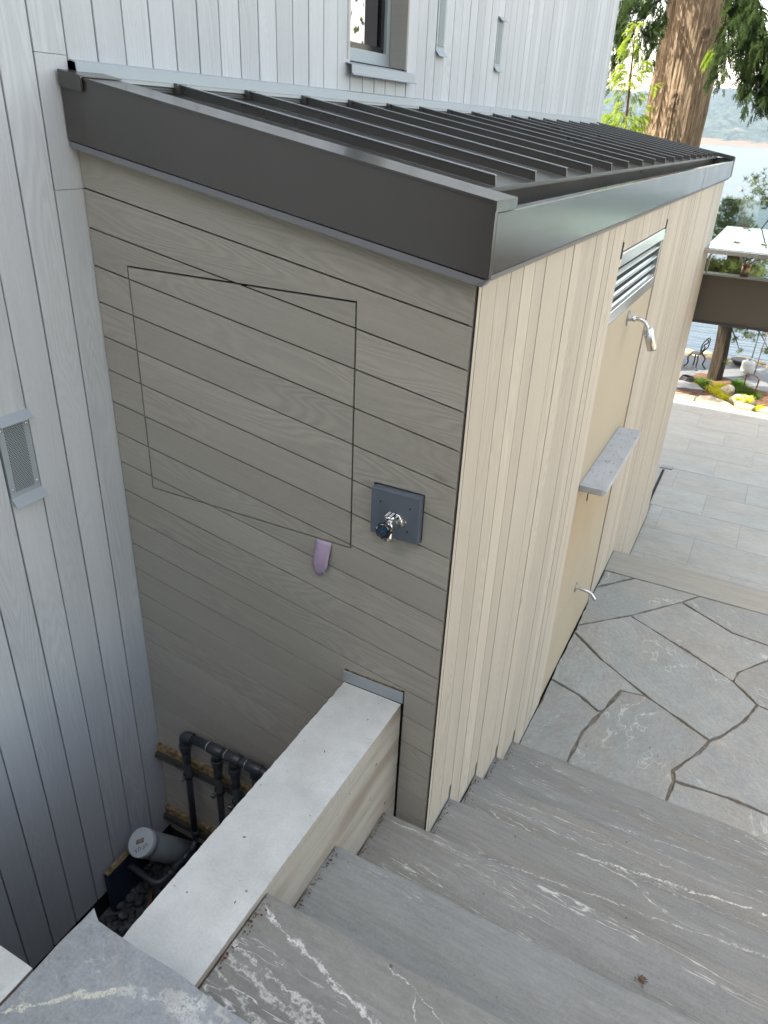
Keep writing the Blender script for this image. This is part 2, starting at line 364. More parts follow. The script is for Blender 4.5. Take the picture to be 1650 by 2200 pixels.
def glass(name, tint=(.93, .97, .97), mixr=.0):
    b = MB(name); b.fin(tint, .02, 0, .5); b.b.inputs['Transmission Weight'].default_value = 0; b.b.inputs['IOR'].default_value = 1.5
    tr = b.n('ShaderNodeBsdfTransparent'); tr.inputs[0].default_value = (*tint, 1)
    gl = b.n('ShaderNodeBsdfGlossy'); gl.inputs['Roughness'].default_value = .015; gl.inputs[0].default_value = (.92, .88, 1, 1) if 'window' in name else (.85, .93, 1, 1)
    fr = b.n('ShaderNodeFresnel'); fr.inputs[0].default_value = 1.9
    mx = b.n('ShaderNodeMixShader'); b.put(mx.inputs[0], b.math('ADD', fr.outputs[0], mixr, 0, True)); b.t.links.new(tr.outputs[0], mx.inputs[1]); b.t.links.new(gl.outputs[0], mx.inputs[2])
    b.t.links.new(mx.outputs[0], b.out.inputs[0]); return b.m
M['glass'] = glass('clear_railing_glass', (.86, .92, .90), .10)
M['canopy_glass'] = glass('reflective_canopy_glass', (.55, .66, .74), .22)
M['window_glass'] = glass('tinted_window_glass', (.03, .03, .035), .22)
def perf(name, col, sx, sy):
    b = MB(name); tc = b.n('ShaderNodeTexCoord'); sp = b.n('ShaderNodeSeparateXYZ'); b.put(sp.inputs[0], tc.outputs['Object'])
    yy = b.math('DIVIDE', sp.outputs[1], sx); zz = b.math('DIVIDE', sp.outputs[2], sy)
    row = b.math('FLOOR', zz); off = b.math('MULTIPLY', b.math('MODULO', b.math('ABSOLUTE', row), 2.0), .5)
    fy = b.math('SUBTRACT', b.math('FRACT', b.math('ADD', yy, off)), .5); fz = b.math('SUBTRACT', b.math('FRACT', zz), .5)
    d = b.math('SQRT', b.math('ADD', b.math('MULTIPLY', fy, fy), b.math('MULTIPLY', b.math('MULTIPLY', fz, fz), .75)))
    return b.fin(b.mix(b.smooth(d, .30, .38), (.01, .01, .012), col), .5, .2)
M['perf'] = perf('perforated_grey_sheet', (.36, .40, .43), .0052, .0046)
M['mesh_dark'] = perf('roof_vent_mesh', (.16, .16, .16), .010, .006)
def leaf(name, c1, c2, trans=.35, scale=3):
    b = MB(name); v = b.coords((1, 1, 1)); n = b.noise(v, scale, 3)
    g = b.n('ShaderNodeNewGeometry'); c = b.mix(b.smooth(n, .3, .7), c1, c2)
    c = b.mix(b.math('MULTIPLY', g.outputs['Random Per Island'], .5), c, tuple(x * .55 for x in c1))
    d = b.n('ShaderNodeBsdfDiffuse'); b.put(d.inputs[0], c)
    t = b.n('ShaderNodeBsdfTranslucent'); b.put(t.inputs[0], b.mix(.5, c, (c2[0] * 1.6, c2[1] * 1.7, c2[2]), 'MIX'))
    mx = b.n('ShaderNodeMixShader'); mx.inputs[0].default_value = trans
    b.t.links.new(d.outputs[0], mx.inputs[1]); b.t.links.new(t.outputs[0], mx.inputs[2]); b.t.links.new(mx.outputs[0], b.out.inputs[0]); return b.m
M['cedar_dark'] = leaf('dark_cedar_scale_leaves', (.026, .046, .018), (.046, .070, .024), .3)
M['cedar_bright'] = leaf('bright_young_cedar_leaves', (.17, .26, .03), (.33, .40, .06), .45)
M['pine_leaf'] = leaf('pine_needles', (.05, .085, .035), (.13, .16, .05), .35)
M['grass_gold'] = leaf('golden_japanese_grass', (.42, .44, .03), (.60, .56, .06), .4, 6)
M['grass_green'] = leaf('deep_green_blades', (.05, .11, .02), (.12, .2, .04), .4, 6)
M['broadleaf'] = leaf('broad_green_leaves', (.05, .07, .03), (.10, .12, .04), .3)
def bark(name, c1, c2):
    b = MB(name); n = b.noise(b.coords((17, 17, 1.3), rand=False), 1.6, 5, .7, .5); f = b.noise(b.coords((60, 60, 6), rand=False), 1.5, 3, .6)
    c = b.mix(b.smooth(n, .38, .58), c2, c1); c = b.mix(b.math('MULTIPLY', b.smooth(f, .35, .6), .4), c, tuple(x * 1.35 for x in c1))
    b.bump(b.math('ADD', b.math('MULTIPLY', n, 2), f), .9, .03)
    return b.fin(c, .9, 0, .2)
M['bark'] = bark('cedar_bark', (.265, .20, .135), (.080, .060, .042))
M['bark_shaded'] = bark('pine_bark_shaded', (.050, .040, .028), (.016, .013, .010))  # extra dark: the shade on the pine trunk is put into the colour
M['soil'] = flat('bark_mulch_soil', (.10, .055, .035), .95, 0, .5, 20, .2, .8)
M['bounce_ground'] = flat('pale_bounce_ground', (.34, .30, .24), .95, 0, .3, 3, .2, .5)
M['boulder'] = stone('pale_garden_boulder', (.30, .275, .215), (.33, .29, .22), (2, 2), .2, 1, (.6, .58, .5), .2, .8, 0, 6)
M['flag_pale'] = stone('pale_sandstone_flag', (.29, .25, .175), (.31, .255, .17), (1.5, 2.5), .2, 1, (.6, .55, .45), .12, .8, 0, 6)
M['shore_rock'] = stone('ochre_shore_rock', (.34, .26, .15), (.42, .30, .14), (3, 3), .2, 1, (.5, .45, .35), .3, .8, 0, 6)
M['iron'] = flat('black_green_cast_iron', (.018, .026, .026), .45)
M['tank'] = flat('white_grey_tank_paint', (.50, .53, .52), .45, 0, .08, 20)
M['bowl'] = flat('dark_metal_bowl', (.05, .05, .05), .6)
M['green_pole'] = flat('grey_green_pole_paint', (.10, .15, .12), .5)
M['hose'] = flat('black_rubber_hose', (.01, .01, .011), .5)
M['white'] = flat('white_buoy_paint', (.7, .7, .7), .5)

# ------------------------------------------------------------------ setting: ground, water, far shore
def grid_mesh(name, xs, ys, zf):
    V = [(x, y, zf(x, y)) for y in ys for x in xs]; nx = len(xs)
    F = [(j * nx + i, j * nx + i + 1, (j + 1) * nx + i + 1, (j + 1) * nx + i) for j in range(len(ys) - 1) for i in range(nx - 1)]
    return mesh_of(name, V, F, True)
def water_mat():
    b = MB('sea_water'); v = b.coords((.5, 1.6, 1), rand=False)
    n = b.noise(v, 1.2, 5, .6, .3); n2 = b.noise(b.coords((.03, .09, 1), rand=False), 1, 3)
    b.bump(b.math('ADD', b.math('MULTIPLY', n, 1.0), n2), .8, .25)
    c = b.mix(b.smooth(n2, .35, .65), (.025, .045, .07), (.04, .06, .085))
    return b.fin(c, .32, 0, .45)
bm = bmesh.new()
wv = [bm.verts.new(p) for p in ((-2600, 12.9, -3.0), (2600, 12.9, -3.0), (2600, 2400, -3.0), (-2600, 2400, -3.0))]; bm.faces.new(wv)
tag(link('water', from_bm('water', bm), None, water_mat()), kind='structure')
def hill_mat():
    b = MB('forested_far_shore'); v = b.coords((1, 1, 1), rand=False)
    n = b.noise(v, .24, 3, .7); n2 = b.noise(v, .012, 3)
    c = b.mix(b.smooth(n, .35, .65), (.012, .024, .022), (.050, .075, .058))
    c = b.mix(b.math('MULTIPLY', b.smooth(b.noise(v, .028, 3, .6), .60, .68), .35), c, (.20, .18, .14))
    sep = b.n('ShaderNodeSeparateXYZ'); tc = b.n('ShaderNodeTexCoord'); b.put(sep.inputs[0], tc.outputs['Object'])
    z = b.math('ADD', sep.outputs[2], b.math('MULTIPLY_ADD', n2, -22.0, 8.0))
    z = b.math('ADD', z, b.math('MULTIPLY_ADD', n, -7, 3))
    c = b.mix(b.smooth(z, -.8, -2.2), c, (.13, .095, .065))
    return b.fin(c, .95, 0, .1)
def hz(x, y):
    d = (y - 790) / 700
    h = -5 + 95 * (1 - math.exp(-max(0, d) * 2.4)) * (.62 + .45 * noise.noise(Vector((x * .0016, y * .0012, 2))) + .2 * noise.noise(Vector((x * .006, y * .005, 5))))
    h += (9 * noise.noise(Vector((x * .03, y * .03, 1))) + 5 * noise.noise(Vector((x * .11, y * .11, 1)))) * min(1, max(0, d) * 6)
    return h
hx = list(np.concatenate([np.arange(-2600, -300, 60), np.arange(-300, 200, 4.0), np.arange(200, 2600, 60)]))
tag(link('far_shore_hills', grid_mesh('far_shore_hills', hx, list(np.arange(780, 1000, 4.5)) + list(np.arange(1000, 1700, 14)), hz), None, hill_mat()), kind='structure')
# base terrain under everything, stepping down with the terraces to the right
def tz(x, y):
    def s(a, b, v): t = max(0, min(1, (v - a) / (b - a))); return t * t * (3 - 2 * t)
    z = .60 + (-.78 - .60) * s(-.9, 1.1, y) + (-1.48 + .78) * s(3.3, 4.4, y)
    z += (-1.0) * s(13.1, 14.2, y) * 1.8
    if x < 3.2: z = min(z, -1.62 if y < 12.7 else -1.62 - 2 * s(12.7, 13.6, y))
    return z + (.03 * noise.noise(Vector((x, y, 0))) if x > 3.3 else 0)
tag(link('ground', grid_mesh('ground', [-14, -8, -3, 0, 3.19, 3.22, 3.6, 4, 5, 6, 8, 10, 14], list(np.arange(-14, 15.1, .35)), tz), None, M['bounce_ground']), kind='structure')  # unseen pale right side added to bounce warm light onto the side boards
box_g = box('garden_ground', (-4, 9.84, -1.75), (3.19, 12.72, -1.475), M['yard']); tag(box_g, kind='structure')

# unseen dark bank added behind the landing to darken the shed front
def bz(x, y):
    t = max(0, min(1, (-3.6 - y) / 5)); return .55 + 6.5 * t ** .8 + .5 * noise.noise(Vector((x * .8, y * .8, 3))) * min(1, t * 4) + .18 * noise.noise(Vector((x * 4, y * 4, 3))) * min(1, t * 4)
tag(link('shading_bank', grid_mesh('shading_bank', list(np.arange(.05, 16, .22)), list(np.arange(-13, -3.4, .22)), bz), None, flat('shading_bank_green', (.035, .055, .022), .9, 0, .6, 3, .2, .6)), kind='structure')

# ------------------------------------------------------------------ the house (x < 0) with vertical boards
H = empty('house', 'pale grey timber-clad house wall of tall vertical boards behind the shed roof', 'house', (0, 0, 0))
box('wall', (-7.0, -8.0, -1.9), (-.17, 5.86, 5.15), M['gap'], H)
box('roof', (-7.2, -8.2, 5.15), (.02, 5.92, 5.3), M['fascia'], H)
# sheathing behind the boards, open at the window
WY0, WY1, WZ0, WZ1 = 1.405, 1.945, 2.215, 3.6
for (a, b) in (((-.17, -8, -1.9), (-.024, WY0, 5.15)), ((-.17, WY1, -1.9), (-.024, 5.86, 5.15)), ((-.17, WY0, -1.9), (-.024, WY1, WZ0)), ((-.17, WY0, WZ1), (-.024, WY1, 5.15))):
    box('sheathing', a, b, M['gap'], H)
box('end_wall', (-7.0, 5.862, -1.9), (-.02, 5.90, 5.14), M['house_wood'], H)
GAP = .0047
_cache = {}
def vboard(y0, y1, z0, z1, x0, x1, mat, parent, name='board'):
    """vertical board whose local x runs up the board"""
    key = (round(y1 - y0, 4), round(z1 - z0, 3), round(x1 - x0, 4), mat.name)
    me = _cache.get(key)
    if me is None:
        bm = bmesh.new(); bmesh.ops.create_cube(bm, size=1)
        for v in bm.verts: v.co = Vector((v.co.x * (z1 - z0), v.co.y * (y1 - y0 - GAP), v.co.z * (x1 - x0)))
        bmesh.ops.bevel(bm, geom=[e for e in bm.edges if abs(e.verts[0].co.x - e.verts[1].co.x) > .01], offset=.0012, segments=1, affect='EDGES')
        me = from_bm('board', bm); me.materials.append(mat); _cache[key] = me
    o = link(name, me, parent)
    # local x->world z, local y->world y, local z->world -x
    o.matrix_local = Matrix(((0, 0, -1, (x0 + x1) / 2), (0, 1, 0, (y0 + y1) / 2), (1, 0, 0, (z0 + z1) / 2), (0, 0, 0, 1)))
    return o
SP = .1018
for k in range(-31, 59):
    y0 = .008 + SP * k; y1 = y0 + SP
    if y0 > 5.9: break
    y1 = min(y1, 5.905)
    hw = M['house_wood']
    zb = -.683 if y1 < 0.02 else (2.104 if y0 < 5.66 else -1.44)
    if y1 < -1.115: zb = .60
    mid = (y0 + y1) / 2
    xo = -.018; xt = random.uniform(-.0012, .0012)
    def vb(za, zb_): vboard(y0, y1, za, zb_, xo + xt, xt, hw, H)
    if k == -4:       # vent in the wall left of the shed
        vb(zb, 1.035); vb(1.272, 5.1)
    elif k == 22: vb(zb, 2.312); vb(2.66, 5.1)
    elif k == 30: vb(zb, 2.303); vb(2.545, 5.1)
    elif k == -1:     # corner board is in three lengths beside the shed
        vb(zb, 1.8068); vb(1.8080, 2.1135); vb(2.1147, 5.1)
    elif WY0 - .02 < mid < WY1 + .02:
        vb(zb, WZ0 - .012); vb(WZ1, 5.1)
    else: vb(zb, 5.1)
# filler boards beside the window where the module does not fit
# window
win = box('window', (-.135, WY0 + .001, WZ0 + .001), (-.085, WY0 + .04, WZ1 - .001), M['vent'], H)
def sub(name, a, b, mat, bev=0.0): return box(name, a, b, mat, win, bev)
sub('frame', (-.135, WY0 + .041, WZ0 + .001), (-.085, WY1 - .001, WZ0 + .055), M['vent'])
sub('frame', (-.135, WY1 - .045, WZ0 + .056), (-.085, WY1 - .001, WZ1 - .001), M['vent'])
sub('sash', (-.128, WY0 + .041, WZ0 + .056), (-.098, WY1 - .046, WZ0 + .078), M['black_plastic'])
sub('sash', (-.128, WY1 - .075, WZ0 + .079), (-.098, WY1 - .046, WZ1 - .002), M['black_plastic'])
sub('glass', (-.116, WY0 + .041, WZ0 + .079), (-.108, WY1 - .076, WZ1 - .002), M['window_glass'])
sub('dark_room', (-.150, WY0 + .041, WZ0 + .079), (-.1435, WY1 - .076, WZ1 - .002), M['black_plastic'])
vr = vboard(WY1 - .016, WY1 + .004, WZ0, WZ1, -.084, .0005, M['face_wood'], H, 'reveal_board')
vl = vboard(WY0 - .004, WY0 + .014, WZ0, WZ1, -.084, .0005, M['face_wood'], H, 'reveal_board')
# sill: bent sheet
def sheet(name, prof, y0, y1, mat, parent, th=.0025, ends=True):
    """bent metal sheet: profile (x, z) swept along y"""
    off = parent_off(parent)
    P = [Vector((p[0], 0, p[1])) for p in prof]; N = []
    for i in range(len(P)):
        t = (P[min(i + 1, len(P) - 1)] - P[max(i - 1, 0)]).normalized(); N.append(Vector((t.z, 0, -t.x)))
    ring = P + [p - n * th for p, n in zip(P[::-1], N[::-1])]
    V = [(r.x, y0, r.z) for r in ring] + [(r.x, y1, r.z) for r in ring]; n = len(ring)
    F = [(i, (i + 1) % n, n + (i + 1) % n, n + i) for i in range(n)] + [tuple(range(n))[::-1], tuple(range(n, 2 * n))]
    bm = bmesh.new(); bv = [bm.verts.new(Vector(v) - off) for v in V]
    for f in F: bm.faces.new([bv[i] for i in f])
    bmesh.ops.recalc_face_normals(bm, faces=bm.faces[:])
    return link(name, from_bm(name, bm), parent, mat)
sheet('window_sill', [(-.085, 2.222), (.028, 2.196), (.028, 2.168), (.040, 2.160)], WY0 - .01, WY1 + .03, M['flash'], H)
# wall vents
def vent(y0, y1, z0, z1):
    v = box('vent', (-.016, y0, z0 + .003), (.002, y1, z1 - .003), M['vent'], H)
    pf = box('perforated_sheet', (.002, y0 + .018, z0 + .02), (.0035, y1 - .018, z1 - .02), M['perf'], v)
    sheet('hood', [(-.016, z1 + .004), (.002, z1), (.024, z1 - .020)], y0 - .002, y1 + .004, M['flash'], v, .0018)
    sheet('drip_lip', [(-.016, z0 + .008), (.001, z0 + .004), (.022, z0 - .020)], y0 - .002, y1 + .004, M['flash'], v, .0018)
    for yy, zz in ((y0 + .009, z1 - .036), (y1 - .009, z1 - .036), (y0 + .009, z0 + .03), (y1 - .009, z0 + .03)):
        bm = bmesh.new(); bmesh.ops.create_uvsphere(bm, u_segments=10, v_segments=6, radius=.0042)
        for q in bm.verts: q.co.x *= .6
        link('screw', from_bm('screw', bm, True), v, M['chrome'], loc=Vector((.0035, yy, zz)) - parent_off(v))
    return v
yk = lambda k: .008 + SP * k
vent(yk(-4) + .003, yk(-3) - .003, 1.035, 1.272)
vent(yk(22) + .003, yk(23) - .003, 2.312, 2.66)
vent(yk(30) + .003, yk(31) - .003, 2.303, 2.545)

# ------------------------------------------------------------------ the shed
W = 1.15; L = 5.64; SL = .179
SH = empty('shed', 'lean-to shed with charcoal standing-seam roof and pale timber cladding', 'shed', (0, 0, 0))
box('core', (.002, .012, -1.7), (W - .024, L - .012, 1.80), M['gap'], SH)
# --- front face: boards parallel to the roof slope, cut round the access panel and the garden wall
ang = math.atan(SL); cu = Vector((math.cos(ang), 0, -math.sin(ang))); cv = Vector((math.sin(ang), 0, math.cos(ang)))
PX0, PX1, PZ0, PZ1 = .129, .849, .946, 1.62
AP = box('access_panel', (PX0 + .004, .004, PZ0 + .004), (PX1 - .004, .011, PZ1 - .004), M['gap_brown'], SH)
def clip_face(bm, co, no):      # keep side opposite to no
    g = bm.verts[:] + bm.edges[:] + bm.faces[:]
    bmesh.ops.bisect_plane(bm, geom=g, plane_co=co, plane_no=no, clear_outer=True)
def sloped_board(zl, zu, region):
    """board between sloped lines with z(x=0)=zl..zu ; returns mesh verts in world"""
    bm = bmesh.new()
    x0, x1 = .003, W - .006
    g = GAP / 2
    vs = [bm.verts.new(p) for p in ((x0, 0, zl + g - SL * x0), (x1, 0, zl + g - SL * x1), (x1, 0, zu - g - SL * x1), (x0, 0, zu - g - SL * x0))]
    bm.faces.new(vs)
    X, Z = Vector((1, 0, 0)), Vector((0, 0, 1))
    if region == 'panel':
        q = .0026
        clip_face(bm, (PX0 + q, 0, 0), -X); clip_face(bm, (PX1 - q, 0, 0), X); clip_face(bm, (0, 0, PZ0 + q), -Z); clip_face(bm, (0, 0, PZ1 - q), Z)
    else:
        def cut(rects):
            for (a, b, c, d) in rects:
                for co, no in (((a, 0, 0), X), ((b, 0, 0), X), ((0, 0, c), Z), ((0, 0, d), Z)):
                    bmesh.ops.bisect_plane(bm, geom=bm.verts[:] + bm.edges[:] + bm.faces[:], plane_co=co, plane_no=no)
                kill = [f for f in bm.faces if a < f.calc_center_median().x < b and c < f.calc_center_median().z < d]
                bmesh.ops.delete(bm, geom=kill, context='FACES')
            bmesh.ops.dissolve_limit(bm, angle_limit=.01, verts=bm.verts[:], edges=bm.edges[:])
        cut([(PX0 - .0026, PX1 + .0026, PZ0 - .0026, PZ1 + .0026), (.838, 1.043, -2, .515), (.915, 1.062, 1.028, 1.168)])
        clip_face(bm, (0, 0, -.70), -Z)
    if not bm.faces: bm.free(); return None
    r = bmesh.ops.extrude_face_region(bm, geom=bm.faces[:])
    for v in r['geom']:
        if isinstance(v, bmesh.types.BMVert): v.co.y = .014
    bmesh.ops.recalc_face_normals(bm, faces=bm.faces[:])
    return bm
def islands(bm):
    left = set(bm.faces); out = []
    while left:
        st = [next(iter(left))]; left.discard(st[0]); grp = []
        while st:
            f = st.pop(); grp.append(f)
            for e in f.edges:
                for g in e.link_faces:
                    if g in left: left.discard(g); st.append(g)
        out.append(grp)
    return sorted(out, key=lambda g: min(v.co.x for f in g for v in f.verts))
def island_mesh(fs, fn):
    idx = {}; V = []; F = []
    for f in fs:
        r = []
        for v in f.verts:
            if v not in idx: idx[v] = len(V); V.append(fn(v.co.copy()))
            r.append(idx[v])
        F.append(r)
    return mesh_of('board', V, F)
k = 0
zt0 = 1.912
zl = 1.810
while True:
    zu = zt0 if k == 0 else 1.810 - .1003 * (k - 1); zl = 1.810 - .1003 * k
    if zu < -.60: break
    for region, par in (('wall', SH), ('panel', AP)):
        bm = sloped_board(zl, zu, region)
        if bm is None: continue
        Rm = Matrix((( cu.x, cv.x, 0), (0, 0, -1), (cu.z, cv.z, 0)))   # local x along grain, y up the board, z out
        Ri = Rm.inverted()
        for isl in islands(bm):
            o3 = Vector((.5, 0, (zl + zu) / 2 - SL * .5))
            if region == 'wall' and len(isl) and min(v.co.x for f in isl for v in f.verts) > .5: o3.x += .003
            me = island_mesh(isl, lambda co: Ri @ (co - o3))
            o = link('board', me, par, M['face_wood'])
            mm = Rm.to_4x4(); mm.translation = o3 - parent_off(par) + Vector((0, random.uniform(-.0006, .0006), 0)); o.matrix_local = mm
        bm.free()
    k += 1
# black corner bead between the two faces
box('corner_bead', (W - .0035, .001, -.09), (W - .0005, .0155, 1.70), M['gap'], SH)
# --- side face (x = W): vertical boards following the steps
NOSES = [(-.084, .090), (.2045, -.075), (.498, -.2395), (.788, -.4045), (1.0824, -.570), (3.469, -.730), (3.76, -.905), (4.05, -1.08), (4.34, -1.255)]
def floor_z(y):
    z = .09
    for ny, nz in NOSES:
        if y <= ny: return nz
    return -1.430
BAY0, BAY1 = 1.592, 2.692
LZ0, LZ1 = 1.292, 1.580
y = .003; joints = [.003, .023]
while joints[-1] + .0985 < L - .01: joints.append(joints[-1] + .0985)
joints.append(L)
def side_board(y0, y1, z1, z0=None):
    a, b = y0 + GAP / 2 - .0006, y1 - GAP / 2 + .0006
    nose = [n for n in NOSES if a + .004 < n[0] < b - .004]
    if z0 is not None: poly = [(a, z0), (b, z0), (b, z1), (a, z1)]
    elif nose:
        ny, nz = nose[0]; lo = floor_z(b)
        poly = [(a, nz + .012), (ny - .004, nz + .012), (ny - .004, nz + .055), (b, nz + .055), (b, z1), (a, z1)]
        if b - ny > .03: poly = [(a, nz + .012), (ny - .004, nz + .012), (ny - .004, nz + .055), (ny + .014, nz + .055), (ny + .014, lo + .012), (b, lo + .012), (b, z1), (a, z1)]
    else:
        f = floor_z((a + b) / 2); poly = [(a, f + .012), (b, f + .012), (b, z1), (a, z1)]
    yc = (a + b) / 2; zc = (poly[0][1] + z1) / 2
    bm = bmesh.new(); vs = [bm.verts.new((p[1] - zc, p[0] - yc, 0)) for p in poly]; bm.faces.new(vs)
    r = bmesh.ops.extrude_face_region(bm, geom=bm.faces[:])
    for v in r['geom']:
        if isinstance(v, bmesh.types.BMVert): v.co.z = -.015
    bmesh.ops.recalc_face_normals(bm, faces=bm.faces[:])
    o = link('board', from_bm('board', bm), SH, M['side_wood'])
    # local x->z, y->y, z->x   (mirrored pair keeps handedness with -1 on z)
    t = random.uniform(-.0008, .0008)
    o.matrix_local = Matrix(((0, 0, 1, W + t), (0, 1, 0, yc), (1, 0, 0, zc), (0, 0, 0, 1)))
for a, b in zip(joints, joints[1:]):
    for lo, hi in ((a, min(b, BAY0)), (max(a, BAY0), min(b, BAY1)), (max(a, BAY1), b)):
        if hi - lo < .012: continue
        mid = (lo + hi) / 2
        if BAY0 < mid < BAY1: side_board(lo, hi, 1.703, LZ1 + .006)
        else: side_board(lo, hi, 1.703)
# membrane and base flashing behind the board ends
box('backing', (W - .023, .016, -1.5), (W - .0165, BAY0 - .01, 1.70), M['gap'], SH)
box('backing', (W - .023, BAY1 + .01, -1.5), (W - .0165, L - .013, 1.70), M['gap'], SH)
prev = .012
for i, (ny, nz) in enumerate(NOSES[1:] + [(L, -1.43)]):
    a = prev + .002; 
    b = ny - .001 if ny < L else L - .013
    for (c, d) in ((a, min(b, BAY0 - .004)), (max(a, BAY1 + .004), b)):
        if d - c > .02: box('base_flashing', (W - .0155, c, nz - .01), (W - .0008, d, nz + .0105), M['pale_steel'], SH)
    prev = ny
# stone wall panel in the shower bay
sp_ = box('stone_panel', (W - .060, BAY0 + .003, -.735), (W - .006, BAY1 - .003, LZ0 - .004), M['panel_stone'], SH, .001)
box('panel_joint', (W - .012, BAY0 + .003, -.2755), (W - .0055, BAY1 - .003, -.2735), M['pale_steel'], SH)
# louvre
LV = box('louvre', (W - .070, BAY0 + .002, LZ0), (W - .004, BAY1 - .002, LZ0 + .052), M['alu'], SH, .002)
box('frame', (W - .070, BAY0 + .002, LZ1 - .052), (W + .004, BAY1 - .002, LZ1), M['alu'], LV, .002)
box('frame', (W - .070, BAY1 - .020, LZ0 + .053), (W - .002, BAY1 - .002, LZ1 - .053), M['alu'], LV, .001)
box('frame', (W - .070, BAY0 + .002, LZ0 + .053), (W - .002, BAY0 + .016, LZ1 - .053), M['alu'], LV, .001)
for i in range(4):
    zc = LZ0 + .066 + i * .046
    sheet('blade', [(W - .064, zc + .026), (W - .016, zc - .006), (W - .010, zc - .002), (W - .010, zc - .010)], BAY0 + .017, BAY1 - .021, M['alu'], LV, .002)
box('back_panel', (W - .076, BAY0 + .002, LZ0), (W - .0715, BAY1 - .002, LZ1), M['gap'], LV)
for yy in (BAY0 - .004, BAY1 - .004):
    box('flashing_end', (W - .002, yy, LZ1 - .02), (W + .006, yy + .008, LZ1 + .045), M['roof'], LV)
# --- fascias
FX = .030
def zf(x): return 2.0785 - SL * x          # top edge of the front fascia
def front_poly(name, poly, y0, y1, mat, parent=SH, bev=0):
    off = parent_off(parent); bm = bmesh.new()
    vs = [bm.verts.new(Vector((p[0], y0, p[1])) - off) for p in poly]; bm.faces.new(vs)
    r = bmesh.ops.extrude_face_region(bm, geom=bm.faces[:])
    for v in r['geom']:
        if isinstance(v, bmesh.types.BMVert): v.co.y = y1 - off.y
    bmesh.ops.recalc_face_normals(bm, faces=bm.faces[:])
    if bev: bmesh.ops.bevel(bm, geom=bm.edges[:], offset=bev, segments=2, affect='EDGES')
    return link(name, from_bm(name, bm), parent, mat)
XE = W + FX
front_poly('front_fascia', [(.004, 1.925), (XE, 1.925 - SL * (XE - .004)), (XE, zf(XE)), (.004, zf(.004))], -FX, -.012, M['fascia'], bev=.0015)
# drip edge below the fascia, flaring out
front_poly('drip_edge', [(.006, 1.922), (XE - .002, 1.922 - SL * (XE - .006)), (XE - .014, 1.906 - SL * (XE - .016)), (.012, 1.906)], -.0285, -.0005, M['drip'])
# top cap of the front fascia
front_poly('fascia_cap', [(.004, zf(.004) + .0015), (XE + .003, zf(XE + .003) + .0015), (XE + .003, zf(XE + .003) - .020), (XE - .004, zf(XE + .003) - .020), (XE - .004, zf(XE - .004) - .004), (.004, zf(.004) - .004)], -FX - .003, .100, M['fascia'], bev=.001)
front_poly('cap_end_bracket', [(.010, zf(.01) + .006), (.085, zf(.085) + .006), (.085, zf(.085) - .030), (.010, zf(.01) - .030)], -FX - .010, -FX - .0035, M['fascia'], bev=.001)
front_poly('cap_end_bracket', [(.010, zf(.01) + .006), (.085, zf(.085) + .006), (.085, zf(.085) + .003), (.010, zf(.01) + .003)], -FX - .0034, .10, M['fascia'])
# gutter: outer fascia, rolled lip, trough, drip
EAVE_Z = 1.872
box('gutter_fascia', (XE - .016, -.0115, 1.722), (XE, 3.70, 1.844), M['fascia'], SH, .0015)
box('gutter_fascia', (XE - .0155, 3.702, 1.7215), (XE + .0008, L + .045, 1.8435), M['fascia'], SH, .0015)
box('gutter_lip', (XE - .034, .101, 1.836), (XE - .017, 3.70, 1.843), M['fascia'], SH, .001)
box('gutter_lip', (XE - .034, 3.702, 1.836), (XE - .0165, L + .04, 1.842), M['fascia'], SH, .001)
box('gutter_trough', (1.02, .101, 1.790), (XE - .035, L + .03, 1.796), M['roof'], SH)
box('gutter_back', (1.012, .101, 1.79), (1.019, L + .03, 1.866), M['roof'], SH)
sheet('drip_edge', [(XE - .030, 1.7225), (XE - .001, 1.7205), (XE - .014, 1.704), (XE - .0285, 1.704)], -.0285, L + .045, M['drip'], SH, .001)
# roof pan
def roofz(x): return 2.058 - SL * x
def slab_roof(name, x0, x1, y0, y1, dz0, dz1, mat, parent):
    P = [(x0, roofz(x0) + dz0), (x1, roofz(x1) + dz0), (x1, roofz(x1) + dz1), (x0, roofz(x0) + dz1)]
    return front_poly(name, P, y0, y1, mat, parent)
RF = slab_roof('roof', .004, 1.052, .06, L + .02, -.012, 0, M['roof'], SH)
for i in range(17):
    yy = .322 + .3262 * i
    if yy > L - .05: break
    P = [(.092, roofz(.092) + .001), (1.052, roofz(1.052) + .001), (1.049, roofz(1.049) + .0245), (.092, roofz(.092) + .0245)]
    front_poly('standing_seam', P, yy - .0035, yy + .0035, M['roof'], RF, .0008)
    slab_roof('seam_highlight', .092, 1.050, yy - .006, yy + .005, .0248, .0272, M['flash'], RF)  # pale strip paints the highlight along the top of each dark seam
    # crimped seam closure against the wall flashing
    front_poly('seam_closure', [(.078, roofz(.078) + .002), (.091, roofz(.091) + .002), (.091, roofz(.091) + .028), (.078, roofz(.078) + .028)], yy - .02, yy + .02, M['roof'], RF)
# far verge
front_poly('verge_trim', [(.004, zf(.004) - .02), (XE, zf(XE) - .02), (XE, zf(XE) + .008), (.004, zf(.004) + .008)], L + .021, L + .05, M['roof'])
box('gutter_end', (.98, L + .036, 1.74), (XE - .013, L + .0455, 1.862), M['roof'], SH)
box('gutter_end', (XE - .012, L + .046, 1.722), (XE + .006, L + .056, 1.87), M['alu'], SH)
